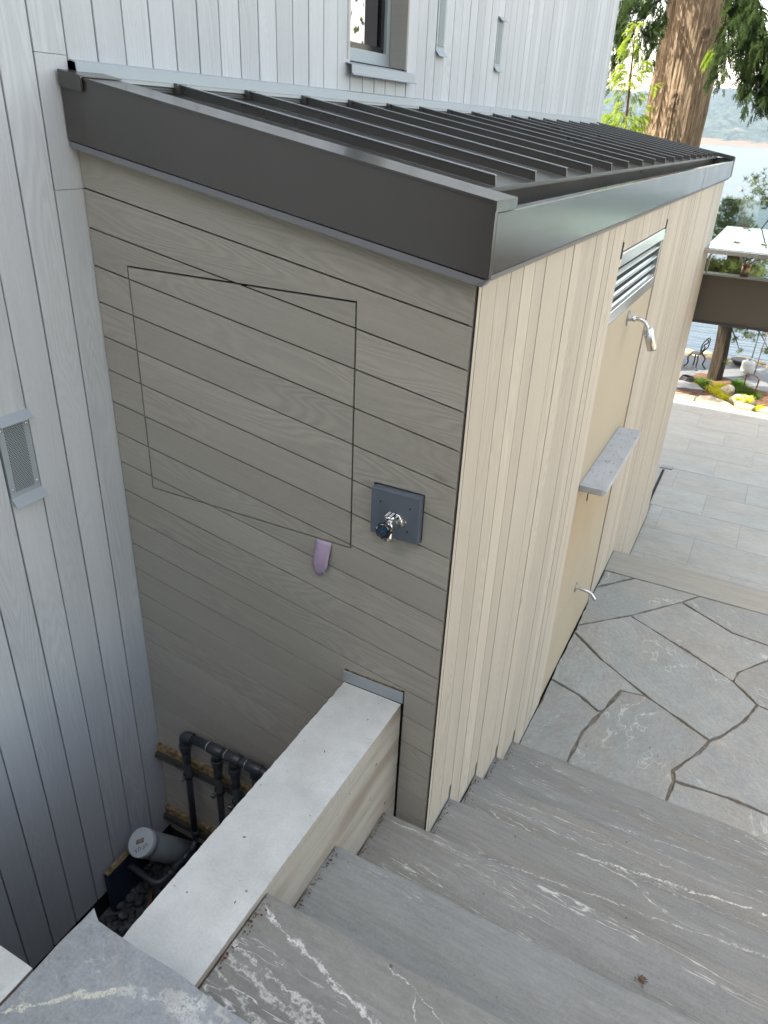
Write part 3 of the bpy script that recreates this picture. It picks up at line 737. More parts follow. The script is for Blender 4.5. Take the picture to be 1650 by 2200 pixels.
# wall flashing above the roof, apron and vent strip
for (a, b) in ((.012, 3.02), (3.023, 5.69)):
    sheet('wall_flashing', [(-.006, 2.106), (.018, 2.100), (.020, 2.072)], a, b, M['flash'], SH, .003)
for (a, b) in ((.10, 1.10), (1.098, 2.72), (2.725, 5.66)):
    sheet('apron_flashing', [(.010, 2.0735), (.074, 2.066 - (.002 if a == 1.098 else 0)), (.077, 2.060)], a, b, M['pale_steel'], SH, .002)
box('roof_vent', (.066, .101, 2.046), (.0745, 5.64, 2.064), M['mesh_dark'], SH)
# tan battens left in the pit below the shed face
for z in (-.205, -.555):
    bt = box('batten', (.006, -.018, z - .03), (.838, -.001, z), M['tan'], SH)
    box('channel', (.006, -.030, z - .052), (.838, -.001, z - .0305), M['roof'], bt)
    box('channel', (.006, -.034, z - .0535), (.838, -.0305, z - .040), M['roof'], bt)
# flashing where the garden wall meets the shed, torn foam above it
box('wall_flashing', (.836, -.006, .470), (1.040, -.0008, .509), M['vent'], SH)
bm = bmesh.new()
for i in range(26):
    x = .855 + .007 * i; 
    bmesh.ops.create_icosphere(bm, subdivisions=1, radius=.0045, matrix=Matrix.Translation((x, .002, .5125 + .002 * noise.noise(Vector((x * 60, 0, 0))))) @ Matrix.Diagonal((1.2, .8, .5 + .6 * random.random(), 1)))
link('torn_foam', from_bm('torn_foam', bm), SH, M['tan'])

# ------------------------------------------------------------------ garden wall, pit
def rough_box(name, a, b, mats, label, cat, n=(5, 40, 12), amp=.004):
    """concrete block with slightly chipped edges; top and side in different materials"""
    a = Vector(a); b = Vector(b); c = Vector(((a.x + b.x) / 2, (a.y + b.y) / 2, a.z))
    bm = bmesh.new(); bmesh.ops.create_cube(bm, size=1)
    for v in bm.verts: v.co = Vector((a.x + (v.co.x + .5) * (b.x - a.x), a.y + (v.co.y + .5) * (b.y - a.y), a.z + (v.co.z + .5) * (b.z - a.z)))
    for axis, cnt in enumerate(n):
        for j in range(1, cnt):
            co = Vector(a); co[axis] = a[axis] + (b[axis] - a[axis]) * j / cnt; no = Vector((0, 0, 0)); no[axis] = 1
            bmesh.ops.bisect_plane(bm, geom=bm.verts[:] + bm.edges[:] + bm.faces[:], plane_co=co, plane_no=no)
    for v in bm.verts:
        k = sum(1 for i in (0, 2) if abs(v.co[i] - a[i]) < 1e-5 or abs(v.co[i] - b[i]) < 1e-5)
        nn = noise.noise(v.co * 9) + .9 * noise.noise(v.co * 45) + .8 * noise.noise(v.co * 90)
        if k >= 2:
            ctr = (a + b) / 2; d = Vector((ctr.x - v.co.x, 0, ctr.z - v.co.z)); d.x = math.copysign(1, d.x); d.z = math.copysign(1, d.z)
            v.co += d * amp * max(0, .35 + nn)
    for f in bm.faces:
        f.material_index = 0 if f.normal.z > .5 or f.calc_center_median().z > b.z - 1e-3 or (f.normal.x < -.5 and a.x > .5) else 1  # pit-facing side also made pale, to bounce light into the pit
    for v in bm.verts: v.co -= c
    me = from_bm(name, bm); [me.materials.append(x) for x in mats]
    o = link(name, me, None, None, loc=c); return tag(o, label, cat)
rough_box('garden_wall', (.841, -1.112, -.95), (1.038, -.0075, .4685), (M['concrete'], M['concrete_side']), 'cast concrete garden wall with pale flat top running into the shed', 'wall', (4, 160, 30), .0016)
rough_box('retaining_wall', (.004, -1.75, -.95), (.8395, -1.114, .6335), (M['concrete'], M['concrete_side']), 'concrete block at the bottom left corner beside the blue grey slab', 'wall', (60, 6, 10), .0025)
pit = box('pit_floor', (.0, -1.113, -1.0), (.84, .0, -.775), M['gravel']); tag(pit, kind='structure')
# gravel in the pit
bm = bmesh.new()
ico = []
for i in range(5):
    t = bmesh.new(); bmesh.ops.create_icosphere(t, subdivisions=2, radius=1)
    for v in t.verts: v.co *= 1 + .45 * noise.noise(v.co * 1.1 + Vector((i * 9, 0, 0))) ; v.co.z *= .62
    t.verts.ensure_lookup_table(); ico.append(([v.co.copy() for v in t.verts], [[v.index for v in f.verts] for f in t.faces])); t.free()
V = []; F = []
for i in range(1500):
    x = random.uniform(.01, .83); yv = random.uniform(-1.1, -.02); r = random.uniform(.009, .021)
    z = -.770 + random.uniform(0, .03)
    q = Matrix.Rotation(random.uniform(0, 6.28), 3, 'Z') @ Matrix.Rotation(random.uniform(-.6, .6), 3, 'X')
    vs, fs = random.choice(ico); b0 = len(V)
    V += [(q @ v) * r + Vector((x, yv, z)) for v in vs]; F += [[b0 + a for a in f] for f in fs]
tag(link('gravel', mesh_of('gravel', V, F, True), None, M['gravel']), 'dark angular gravel on the floor of the pit below the shed face', 'gravel', kind='stuff')

# ------------------------------------------------------------------ steps, patio, terrace
ST = empty('steps', None, None, (1.04, -.99, .6)); tag(ST, kind='structure')
XR = 3.2
TH = .055
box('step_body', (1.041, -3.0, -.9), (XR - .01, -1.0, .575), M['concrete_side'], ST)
treads = [(-.993, -.6886, .4522, 'tread_marbled'), (-.6886, -.3843, .2700, 'tread_blue'), (-.3843, -.084, .0900, 'tread_stone'),
          (-.084, .2045, -.0750, 'tread_stone'), (.2045, .498, -.2395, 'tread_stone'), (.498, .788, -.4045, 'tread_stone'), (.788, 1.0824, -.5700, 'tread_stone')]
for i, (ya, yb, z, mt) in enumerate(treads):
    xl = 1.0395 if yb < 0 else W + .0015
    poly = [(xl, ya - .02), (XR, ya - .02), (XR, yb), (xl, yb)]
    if ya < 0 < yb: poly = [(1.0395, ya - .02), (XR, ya - .02), (XR, yb), (xl, yb), (xl, -.001), (1.0395, -.001)]
    prism('tread', poly, z - TH, z, M[mt], ST, .0035, .0035, .035)
    box('riser', (xl, ya - .05, z - TH - .14), (XR - .005, yb - .018, z - TH - .001), M['tread_stone'], ST)
for i, (ya, yb, z) in enumerate(((3.469, 3.76, -.905), (3.76, 4.05, -1.08), (4.05, 4.34, -1.255))):
    prism('tread', [(W + .0015, ya - .02), (XR, ya - .02), (XR, yb), (W + .0015, yb)], z - TH, z, M['strip_stone'], ST, .003, .002, .06)
    box('riser', (W + .0015, ya - .04, z - TH - .14), (XR - .005, yb - .018, z - TH - .001), M['tread_stone'], ST)
# landing slab in front of the camera
LS = prism('landing_slab', [(.8445, -2.6), (3.2, -2.6), (3.2, -1.003), (2.2, -.998), (1.25, -1.002), (.872, -.993), (.845, -.978)], .576, .635, M['slab_stone'], ST, .004, .004, .03)
# patio of irregular flags (corner coordinates on the patio plane)
N = {'A': (1.1475, 3.150), 'B': (1.362, 3.150), 'C': (1.789, 3.150), 'D': (2.213, 3.150), 'E': (1.1475, 2.891), 'F': (1.1475, 2.393), 'F2': (1.1475, 2.32), 'G': (1.424, 2.678), 'H': (1.692, 3.011), 'I': (2.022, 2.819), 'J': (2.229, 2.794), 'K': (1.612, 2.577), 'L': (1.826, 2.463), 'M': (2.068, 2.32), 'N': (2.088, 2.427), 'O': (2.236, 2.635), 'P': (2.203, 2.179), 'R': (2.15, 2.009), 'S': (2.051, 1.82), 'T': (2.001, 1.757), 'U': (1.653, 1.938), 'V': (1.359, 2.132), 'X': (1.519, 1.915), 'Y': (1.468, 1.701), 'Z': (1.443, 1.687), 'a': (1.328, 1.759), 'b': (1.1475, 1.814), 'c': (1.408, 1.484), 'd': (1.395, 1.225), 'd2': (1.375, 1.045), 'e': (1.967, 1.654), 'f': (1.863, 1.453), 'g': (1.877, 1.386), 'h': (1.862, 1.228), 'h2': (1.85, 1.045), 'i': (2.117, 1.407), 'j': (2.291, 1.395),
     'b2': (1.1475, 1.045), 'j2': (2.62, 1.33), 'j3': (2.60, 1.045), 'Q2': (2.70, 2.05), 'J2': (2.75, 2.86), 'D2': (2.80, 3.150), 'O2': (2.62, 2.66), 'r1': (3.18, 2.95), 'r2': (3.18, 2.10), 'r3': (3.18, 1.045), 'r4': (3.18, 3.150)}
flags = ['E B A', 'F G H C B E', 'C H I J J2 D2', 'G K L M N O O2 J2 J I H', 'F2 V U T S R P M L K G F', 'F2 b a Z Y X U V', 'b b2 d2 d c Y Z a', 'Y c d d2 h2 h g f e T U X', 'T e f g i j j2 Q2 P R S', 'g h h2 j3 j2 j i', 'M P Q2 O2 O N', 'O2 Q2 r2 r1 J2', 'Q2 j2 j3 r3 r2', 'J2 r1 r4 D2']
PT = box('patio', (W + .002, 1.03, -.90), (3.19, 3.16, -.744), M['grout']); tag(PT, kind='structure')
def inset(poly, d):
    P = [Vector(p) for p in poly]; A = sum(P[i].x * P[(i + 1) % len(P)].y - P[(i + 1) % len(P)].x * P[i].y for i in range(len(P)))
    if A < 0: P = P[::-1]
    out = []
    for i in range(len(P)):
        a, b, c = P[i - 1], P[i], P[(i + 1) % len(P)]
        n1 = Vector((-(b - a).y, (b - a).x)).normalized(); n2 = Vector((-(c - b).y, (c - b).x)).normalized()
        k = n1 + n2; k = k / max(.35, k.length_squared) * 2 if k.length > 1e-3 else n1
        out.append(b + k * d)
    return out
for s in flags:
    poly = inset([N[q] for q in s.split()], random.uniform(.0055, .0085))
    prism('flagstone', poly, -.775, -.730 + random.uniform(-.002, .001), M['patio_stone'], PT, .003, .007, .02)
yb = 3.469
for a, b in ((W + .002, 2.95), (2.955, 3.19)):
    prism('border_stone', [(a, 3.157), (b, 3.157), (b, yb), (a, yb)], -.79, -.730, M['strip_stone'], PT, .003, .002, .05)
box('riser', (W + .002, 3.161, -.95), (3.18, 3.45, -.792), M['tread_stone'], PT)
# lower terrace of sawn pavers
TR = box('terrace', (W - 2.3, 5.645, -1.58), (3.19, 9.835, -1.4345), M['pale_grout']); tag(TR, kind='structure')
box('bed', (W + .002, 4.2, -1.58), (3.19, 5.644, -1.4345), M['pale_grout'], TR)
rows = [4.285, 4.84, 5.395, 5.95, 6.503, 7.06, 7.61, 8.16, 8.715, 9.27, 9.825]
for i, (ya, yb) in enumerate(zip(rows, rows[1:])):
    x = 2.02 - .75 * 6 if i % 2 == 0 else 1.645 - .75 * 6
    x = (1.645 if i % 2 else 2.02) - .75 * 6
    while x < 3.19:
        xa, xb = max(x, -1.1 if ya > 5.7 else W + .004), min(x + .75, 3.185); x += .75
        if xb - xa < .06: continue
        c0 = -1.43 + random.uniform(-.0012, .0008)
        prism('paver', [(xa + .0013, ya + .0013), (xb - .0013, ya + .0013), (xb - .0013, yb - .0013), (xa + .0013, yb - .0013)], -1.47, c0, M['tile_stone'], TR, .0015)
# slot drain and grate near the shed corner
box('slot_drain', (1.100, 5.75, -1.4355), (1.128, 6.96, -1.4255), M['gap'], TR)
gr = box('drain_grate', (1.06, 7.0, -1.431), (1.20, 7.12, -1.426), M['gap'], TR)
for i in range(7): box('bar', (1.062 + .02 * i, 7.002, -1.4255), (1.071 + .02 * i, 7.118, -1.421), M['white'], gr)

# ------------------------------------------------------------------ fixtures on the shed
TP = empty('garden_tap', 'chrome hose tap with black knob on a blue grey square block', 'tap', (.99, -.022, 1.095))
def L_(p): return Vector(p)
bl = box('mounting_block', (.920, -.022, 1.031), (1.059, .006, 1.1635), M['plate'], TP, .001)
for (x, z) in ((.947, 1.129), (1.032, 1.129), (1.028, 1.061), (.947, 1.060)):
    bm = bmesh.new(); bmesh.ops.create_cone(bm, cap_ends=True, segments=12, radius1=.0026, radius2=.0026, depth=.0012, matrix=Matrix.Rotation(math.pi / 2, 4, 'X'))
    link('screw', from_bm('screw', bm), TP, M['plate_dark'], loc=Vector((x, -.0224, z)) - TP.location)
# eye shaped flange
bm = bmesh.new(); pts = []
for s in (1, -1):
    for i in range(13):
        t = -1 + 2 * i / 12; pts.append((t * .036 * s, (1 - abs(t) ** 1.7) * .020 * s))
pp = []
for p in pts:
    if not pp or (Vector(p) - Vector(pp[-1])).length > 1e-4: pp.append(p)
if (Vector(pp[0]) - Vector(pp[-1])).length < 1e-4: pp.pop()
vs = [bm.verts.new((p[0], 0, p[1])) for p in pp]; bm.faces.new(vs)
r = bmesh.ops.extrude_face_region(bm, geom=bm.faces[:])
for v in r['geom']:
    if isinstance(v, bmesh.types.BMVert): v.co.y = -.003
bmesh.ops.recalc_face_normals(bm, faces=bm.faces[:])
FC = Vector((.993, -.0225, 1.088))
fl = link('flange', from_bm('flange', bm), TP, M['chrome'], loc=FC - TP.location)
for s in (-1, 1):
    bm = bmesh.new(); bmesh.ops.create_cone(bm, cap_ends=True, segments=10, radius1=.003, radius2=.003, depth=.002, matrix=Matrix.Rotation(math.pi / 2, 4, 'X'))
    link('flange_screw', from_bm('flange_screw', bm), fl, M['steel'], loc=(s * .030, -.004, 0))
tube('body', [(.993, -.025, 1.088), (.993, -.040, 1.088), (.993, -.055, 1.087), (.992, -.075, 1.085)], [.016, .012, .011, .012], M['chrome'], TP, 20)
tube('collar', [(.992, -.068, 1.086), (.992, -.078, 1.085)], [.0155, .0155], M['chrome'], TP, 6, False)
tube('nozzle', [(.993, -.052, 1.083), (.993, -.056, 1.068), (.993, -.060, 1.055), (.993, -.060, 1.046)], [.008, .0085, .0105, .0115], M['chrome'], TP, 16)
vb_ = tube('vacuum_breaker', [(.990, -.050, 1.092), (.990, -.050, 1.101), (.990, -.050, 1.1015), (.990, -.050, 1.113)], [.010, .010, .014, .014], M['chrome'], TP, 16)
for s in (-.0075, -.0035, .0035, .0075): box('rib', (.990 + s - .0012, -.062, 1.1132), (.990 + s + .0012, -.038, 1.1148), M['white'], vb_)
box('breaker_cap', (.978, -.063, 1.1131), (1.002, -.037, 1.1138), M['black_plastic'], vb_)
# knob with lobed rim
bm = bmesh.new(); n = 60; rings = []
prof = [(0, .0), (.013, .0), (.0165, .0015), (.0205, .004), (.0215, .008), (.0205, .012), (.016, .0145), (.0145, .013), (0, .0125)]
for (rr, h) in prof[1:-1]:
    rings.append([bm.verts.new(((rr + (.0022 * max(0, math.cos(u * 8)) ** 4 if rr > .018 else 0)) * math.cos(u), -h, (rr + (.0022 * max(0, math.cos(u * 8)) ** 4 if rr > .018 else 0)) * math.sin(u))) for u in [2 * math.pi * i / n for i in range(n)]])
for a, b in zip(rings, rings[1:]):
    for i in range(n): bm.faces.new((a[i], a[(i + 1) % n], b[(i + 1) % n], b[i]))
bm.faces.new(rings[0]); bm.faces.new(rings[-1][::-1]); bmesh.ops.recalc_face_normals(bm, faces=bm.faces[:])
kn = link('knob', from_bm('knob', bm), TP, M['black_plastic'], loc=Vector((.992, -.079, 1.0845)) - TP.location, rot=(math.radians(-8), 0, 0))
bm = bmesh.new(); bmesh.ops.create_cone(bm, cap_ends=True, segments=32, radius1=.0125, radius2=.012, depth=.0015, matrix=Matrix.Rotation(math.pi / 2, 4, 'X'))
link('disc', from_bm('disc', bm), kn, M['blue_plastic'], loc=(0, -.0138, 0))
bm = bmesh.new(); bmesh.ops.create_uvsphere(bm, u_segments=10, v_segments=6, radius=.0022)
link('centre_screw', from_bm('centre_screw', bm), kn, M['rust'], loc=(0, -.0145, 0))
for i in range(3):
    u = math.radians(40 + i * 60)
    box_ = box('mark', (-.0035, -.0005, -.0006), (.0035, .0005, .0006), M['white'], None); box_.parent = kn; box_.location = (.0178 * math.cos(u), -.0142, .0178 * math.sin(u)); box_.rotation_euler = (0, -u + math.pi / 2, 0)
# tape hanging from the access panel
bm = bmesh.new(); V = []
rowsT = 9
for j in range(rowsT + 1):
    t = j / rowsT; z = .945 - .105 * t
    xa = .741 - .013 * t + .010 * max(0, t - .80) * 5; xb = .790 - .010 * t - .016 * max(0, t - .75) * 4
    for i in range(5):
        s = i / 4; V.append((xa + (xb - xa) * s, -.003 - .010 * math.sin(t * 2.4) - .003 * math.sin(s * 3.1) * t, z - .010 * t * (1 - abs(2 * s - 1)) ))
Ft = [(j * 5 + i, j * 5 + i + 1, (j + 1) * 5 + i + 1, (j + 1) * 5 + i) for j in range(rowsT) for i in range(4)]
me = mesh_of('tape_strip', [Vector(v) - Vector((.765, 0, .94)) for v in V], Ft, True)
tp = link('tape_strip', me, None, M['tape'], loc=(.765, 0, .94)); tag(tp, 'short curled strip of lilac tape stuck below the cut-out panel', 'tape')
so = tp.modifiers.new('thick', 'SOLIDIFY'); so.thickness = .0008
tf = box('fold', (-.004, -.0166, -.094), (.018, -.0150, -.0905), M['tape'], None); tf.parent = tp; tf.location = (.004, -.0155, -.088); tf.rotation_euler = (0, .75, 0)
# shower head
SHW = empty('outdoor_shower', 'stainless cylindrical shower head on a bent arm below the louvre', 'shower head', (W, 2.10, 1.234))
def disc_x(name, c, r, t, mat, par, seg=28):
    bm = bmesh.new(); bmesh.ops.create_cone(bm, cap_ends=True, segments=seg, radius1=r, radius2=r, depth=t, matrix=Matrix.Rotation(math.pi / 2, 4, 'Y'))
    bmesh.ops.bevel(bm, geom=[e for e in bm.edges if len(e.link_faces) == 2 and any(len(f.verts) > 4 for f in e.link_faces)], offset=t * .3, segments=2, affect='EDGES')
    return link(name, from_bm(name, bm), par, mat, loc=Vector(c) - parent_off(par))
disc_x('flange', (W - .002, 2.10, 1.234), .036, .006, M['steel'], SHW)
tube('elbow', [(W, 2.10, 1.234), (W + .030, 2.10, 1.234)], [.0135, .0135], M['steel'], SHW, 18)
tube('arm', smooth_path([(W + .025, 2.10, 1.234), (W + .052, 2.10, 1.2335), (W + .072, 2.10, 1.226), (W + .086, 2.095, 1.212), (W + .097, 2.09, 1.190)], 6), .0085, M['steel'], SHW, 18)
hd = tube('head', [(W + .0945, 2.092, 1.196), (W + .095, 2.092, 1.1955), (W + .133, 2.085, 1.108), (W + .1335, 2.085, 1.107)], [.0205, .0225, .0225, .0205], M['steel'], SHW, 28)
tube('nozzle_plate', [(W + .1335, 2.085, 1.1065), (W + .134, 2.085, 1.1045)], [.019, .018], M['vent'], hd, 24)
# spout
SPT = empty('foot_spout', 'small stainless curved foot-wash spout low on the stone panel', 'spout', (W, 2.087, -.272))
disc_x('flange', (W - .002, 2.087, -.272), .030, .006, M['steel'], SPT)
tube('pipe', smooth_path([(W, 2.087, -.272), (W + .05, 2.087, -.276), (W + .085, 2.086, -.288), (W + .112, 2.085, -.318)], 6), .0095, M['steel'], SPT, 18)
# shelf
def rpoly(x0, x1, y0, y1, r, n=8):
    P = [(x0, y0)]
    P += [(x1 - r + r * math.sin(t), y0 + r - r * math.cos(t)) for t in [math.pi / 2 * i / n for i in range(n + 1)]]
    P += [(x1 - r + r * math.cos(t), y1 - r + r * math.sin(t)) for t in [math.pi / 2 * i / n for i in range(n + 1)]]
    P += [(x0, y1)]; return P
sf = prism('stone_shelf', rpoly(W - .0055, W + .118, 1.632, 2.520, .022), .521, .5525, M['shelf_stone'], None, .002)
tag(sf, 'long pale pitted stone shelf with rounded corners on the shower wall', 'shelf')
tg = box('shower_tap_slot', (W - .0055, 1.905, .350), (W - .002, 1.913, .392), M['gap']); tag(tg, 'small dark slot in the stone panel just below the shelf', 'slot')

# ------------------------------------------------------------------ pipework in the pit
PM = empty('pipe_manifold', 'charcoal plastic pipe manifold with downpipes in the pit beside the shed face', 'pipes', (.2, -.06, -.03))
py = -.055
hzp = tube('header_pipe', [(.215, py, -.028), (.838, py, -.028)], .0165, M['pipe'], PM, 18)
tube('elbow', smooth_path([(.236, py, -.028), (.214, py, -.029), (.199, py, -.040), (.196, py, -.062)], 5), .0205, M['pipe'], PM, 18)
def ring(name, a, b, r, mat=M['pipe'], par=PM, seg=18, sm=True): return tube(name, [a, Vector(a).lerp(Vector(b), .02), Vector(a).lerp(Vector(b), .98), b], [r * .93, r, r, r * .93], mat, par, seg, sm)
for x in (.345, .425, .515, .62):
    ring('tee', (x - .032, py, -.028), (x + .030, py, -.028), .0205)
    ring('tee_branch', (x, py, -.040), (x, py, -.070), .0185)
    tube('joint_ring', [(x - .038, py, -.028), (x - .0345, py, -.028)], .0172, M['pale_steel'], PM, 16)
for j, (x, zb) in enumerate(((.196, -.560), (.345, -.72), (.425, -.72), (.515, -.72), (.62, -.72))):
    tube('downpipe', [(x, py, -.06), (x, py, zb)], .0130, M['pipe'], PM, 16)
    if j < 3:
        ring('union_nut', (x, py, -.074), (x, py, -.096), .0235, seg=8, sm=False)
        ring('union_nut', (x, py, -.099), (x, py, -.113), .0205, seg=8, sm=False)
        ring('socket', (x, py, -.116), (x, py, -.165), .0165)
        zc = (-.232, -.235, -.250)[j]
        cl = ring('pipe_clamp', (x, py, zc + .010), (x, py, zc - .010), .0195, M['gap'])
        box('clamp_ear', (x - .014, py - .036, zc - .010), (x + .002, py - .018, zc + .008), M['steel'], cl, .002)
ring('socket', (.196, py, -.540), (.196, py, -.575), .0160)
tube('floor_pipe', smooth_path([(.196, py, -.57), (.197, -.062, -.600), (.203, -.095, -.612), (.202, -.16, -.614), (.200, -.228, -.614), (.190, -.262, -.614), (.165, -.274, -.612), (.120, -.272, -.606), (.050, -.270, -.600)], 6), .0130, M['pipe'], PM, 18)
ring('socket', (.2025, -.100, -.613), (.203, -.140, -.614), .0155)
ring('socket', (.2, -.222, -.614), (.2, -.2, -.614), .0160)
# capped drain pipe
ax = Vector((.08, .58, -.81)).normalized()
c0 = Vector((.108, -.250, -.452))
DP = tube('drain_pipe', [c0 + ax * .02, c0 + ax * .42], [.0515, .0515], M['pvc'], None, 40); tag(DP, 'fat grey plastic drain pipe leaning in the pit with a flat pale cap', 'pipe')
cp = tube('cap', [c0, c0 + ax * .002, c0 + ax * .034, c0 + ax * .035], [.0525, .0545, .0545, .0535], M['pvc_cap'], DP, 40)
for p in cp.data.polygons: p.use_smooth = len(p.vertices) == 4
# label and marker writing on the cap: local frame seen from the camera
e1 = (RT - ax * RT.dot(ax)).normalized(); e2 = (-ax).cross(e1).normalized()
def on_cap(u, v, h=.0006): return c0 + e1 * u + e2 * v - ax * h
lab = mesh_of('sticker', [on_cap(u, v) - c0 for u, v in ((-.020, .008), (.012, .017), (.014, .000), (-.018, -.009))], [(0, 1, 2, 3)])
link('sticker', lab, cp, M['label'], loc=c0 - parent_off(cp)).rotation_euler = (0, 0, 0)
def text(s, u, v, size, ang, par):
    cu_ = bpy.data.curves.new('writing', 'FONT'); cu_.body = s; cu_.size = size; cu_.extrude = .0002; cu_.align_x = 'CENTER'; cu_.align_y = 'CENTER'
    to = bpy.data.objects.new('tmp', cu_); me = bpy.data.meshes.new_from_object(to); bpy.data.objects.remove(to)
    me.materials.clear(); me.materials.append(M['ink'])
    R2 = Matrix.Rotation(ang, 3, 'Z'); B = Matrix((e1, e2, -ax)).transposed()
    o = link('writing', me, par); mm = (B @ R2).to_4x4(); mm.translation = on_cap(u, v, .0009) - parent_off(par); o.matrix_local = mm
text('DT', .022, -.012, .017, math.radians(215), cp)
text('U.S', -.006, -.026, .019, math.radians(215), cp)
bb = box('leaning_board', (.018, -.365, -.80), (.042, -.215, -.556), M['navy']); tag(bb, 'navy painted offcut board with raw tan top edge against the house boards', 'board')
box('top_edge', (.018, -.365, -.5555), (.042, -.215, -.5515), M['tan'], bb)
stk = box('wood_stake', (-.007, -.05, -.005), (.007, .05, .005), M['rust']); stk.location = (.155, -.295, -.722); stk.rotation_euler = (.15, 0, .55)
tag(stk, 'thin reddish wooden stake lying on the pit gravel', 'stake')

# ------------------------------------------------------------------ beam, canopy, glass beyond the shed
BM = empty('steel_beam', 'deep dark bronze steel beam spanning from the far shed corner', 'beam', (1.0, 5.72, .53))
box('web', (.40, 5.722, .545), (5.2, 5.78, .940), M['brown_steel'], BM)
box('flange', (.40, 5.70, .9405), (5.2, 5.82, .955), M['pale_steel'], BM, .002)
box('flange', (.40, 5.70, .528), (5.2, 5.82, .5445), M['fascia'], BM, .002)
box('end_post', (5.0, 5.72, -1.43), (5.12, 5.80, .527), M['brown_steel'], BM)
CN = empty('glass_canopy', 'flat glass canopy with metal front edge and Y-shaped bracket post', 'canopy', (1.46, 5.76, .956))
box('glass_sheet', (1.150, 5.215, 1.205), (5.0, 7.18, 1.217), M['canopy_glass'], CN)
box('edge_rail', (1.150, 5.185, 1.180), (5.0, 5.2145, 1.214), M['steel'], CN, .002)
ps = tube('post', [(1.470, 5.76, .9555), (1.470, 5.76, 1.060)], [.034, .034], M['bronze'], CN, 20)
tube('collar', [(1.470, 5.76, 1.045), (1.470, 5.76, 1.066)], [.037, .037], M['bronze'], CN, 20)
for s in (-1, 1): tube('bracket_arm', [(1.470 + s * .02, 5.76, 1.060), (1.470 + s * .05, 5.76, 1.085), (1.470 + s * .085, 5.76, 1.150), (1.470 + s * .11, 5.76, 1.178)], .009, M['pale_steel'], CN, 8)
tube('bracket_arm', [(1.165, 5.70, .96), (1.165, 5.70, 1.10), (1.20, 5.70, 1.165), (1.26, 5.70, 1.18)], .009, M['pale_steel'], CN, 8)
for (x, yy) in ((1.345, 5.80), (1.56, 5.83), (1.33, 7.10), (1.9, 5.85), (2.4, 5.85)):
    bm = bmesh.new(); bmesh.ops.create_cone(bm, cap_ends=True, segments=20, radius1=.026, radius2=.024, depth=.006)
    link('fixing_disc', from_bm('fixing_disc', bm), CN, M['bronze'], loc=Vector((x, yy, 1.2205)) - CN.location)
GG = empty('glass_railing', 'clear frameless glass railing panel standing behind the canopy against the water', 'railing', (1.5, 7.19, 1.19))
box('panel', (1.045, 7.185, 1.19), (2.4, 7.197, 1.475), M['glass'], GG)
box('panel', (2.42, 7.185, 1.19), (3.9, 7.197, 1.475), M['glass'], GG)
tube('stay_rod', [(1.46, 7.24, 1.20), (1.56, 7.24, 1.40)], .005, M['iron'], GG, 8)

# ------------------------------------------------------------------ vegetation
class Leaves:
    def __init__(s): s.V = []; s.F = []
    def tri(s, a, b, c):
        n = len(s.V); s.V += [a, b, c]; s.F.append((n, n + 1, n + 2))
    def quad(s, a, b, c, d):
        n = len(s.V); s.V += [a, b, c, d]; s.F.append((n, n + 1, n + 2, n + 3))
    def obj(s, name, mat, parent=None, loc=None):
        off = parent_off(parent); me = mesh_of(name, [v - off for v in s.V], s.F); return link(name, me, parent, mat)
def rv(s=1.0): return Vector((random.uniform(-s, s), random.uniform(-s, s), random.uniform(-s, s)))
def frond(Lv, p, d, length, droop=.8, width=.35, n=7):
    """flat drooping cedar spray"""
    p = Vector(p); d = d.normalized(); side = d.cross(Vector((0, 0, 1)));
    if side.length < .05: side = Vector((1, 0, 0))
    side = (side.normalized() + rv(.5)).normalized()
    st = length / n; w = st * .16
    for i in range(n):
        q = p + d * st
        Lv.quad(p - side * w, p + side * w, q + side * w * .8, q - side * w * .8)
        for s in (-1, 1):
            ll = length * width * (1 - .65 * i / n) * random.uniform(.6, 1.1)
            e = (d * .75 + side * s * .8 + Vector((0, 0, -.25)) + rv(.15)).normalized()
            a = q; 
            for k in range(3):
                b = a + e * ll / 3; t = (e.cross(d).cross(e)).normalized()
                lw = ll * .13
                Lv.quad(a - t * lw * .5, a + t * lw * .5, b + t * lw * .6, b - t * lw * .6)
                Lv.tri(a, b + t * lw * 1.6 * s, a + e * ll * .12)
                Lv.tri(a, b - t * lw * 1.6 * s, a + e * ll * .12)
                a = b; e = (e + Vector((0, 0, -.25 * droop)) + d * .15).normalized()
        p = q; d = (d + Vector((0, 0, -.22 * droop)) + rv(.06)).normalized()
def cedar_bough(Lv, a, b, count, length, droop=1.0, spread=.12, width=.35):
    a = Vector(a); b = Vector(b)
    if length < .5: length *= .62; count = int(count * 1.7); width = .6
    for i in range(count):
        t = random.random() ** .8; p = a.lerp(b, t) + rv(spread) * (.4 + t)
        d = ((b - a).normalized() * .35 + rv(.75) + Vector((0, 0, -.55 * droop)))
        frond(Lv, p, d, length * random.uniform(.6, 1.15), droop, width, 6)
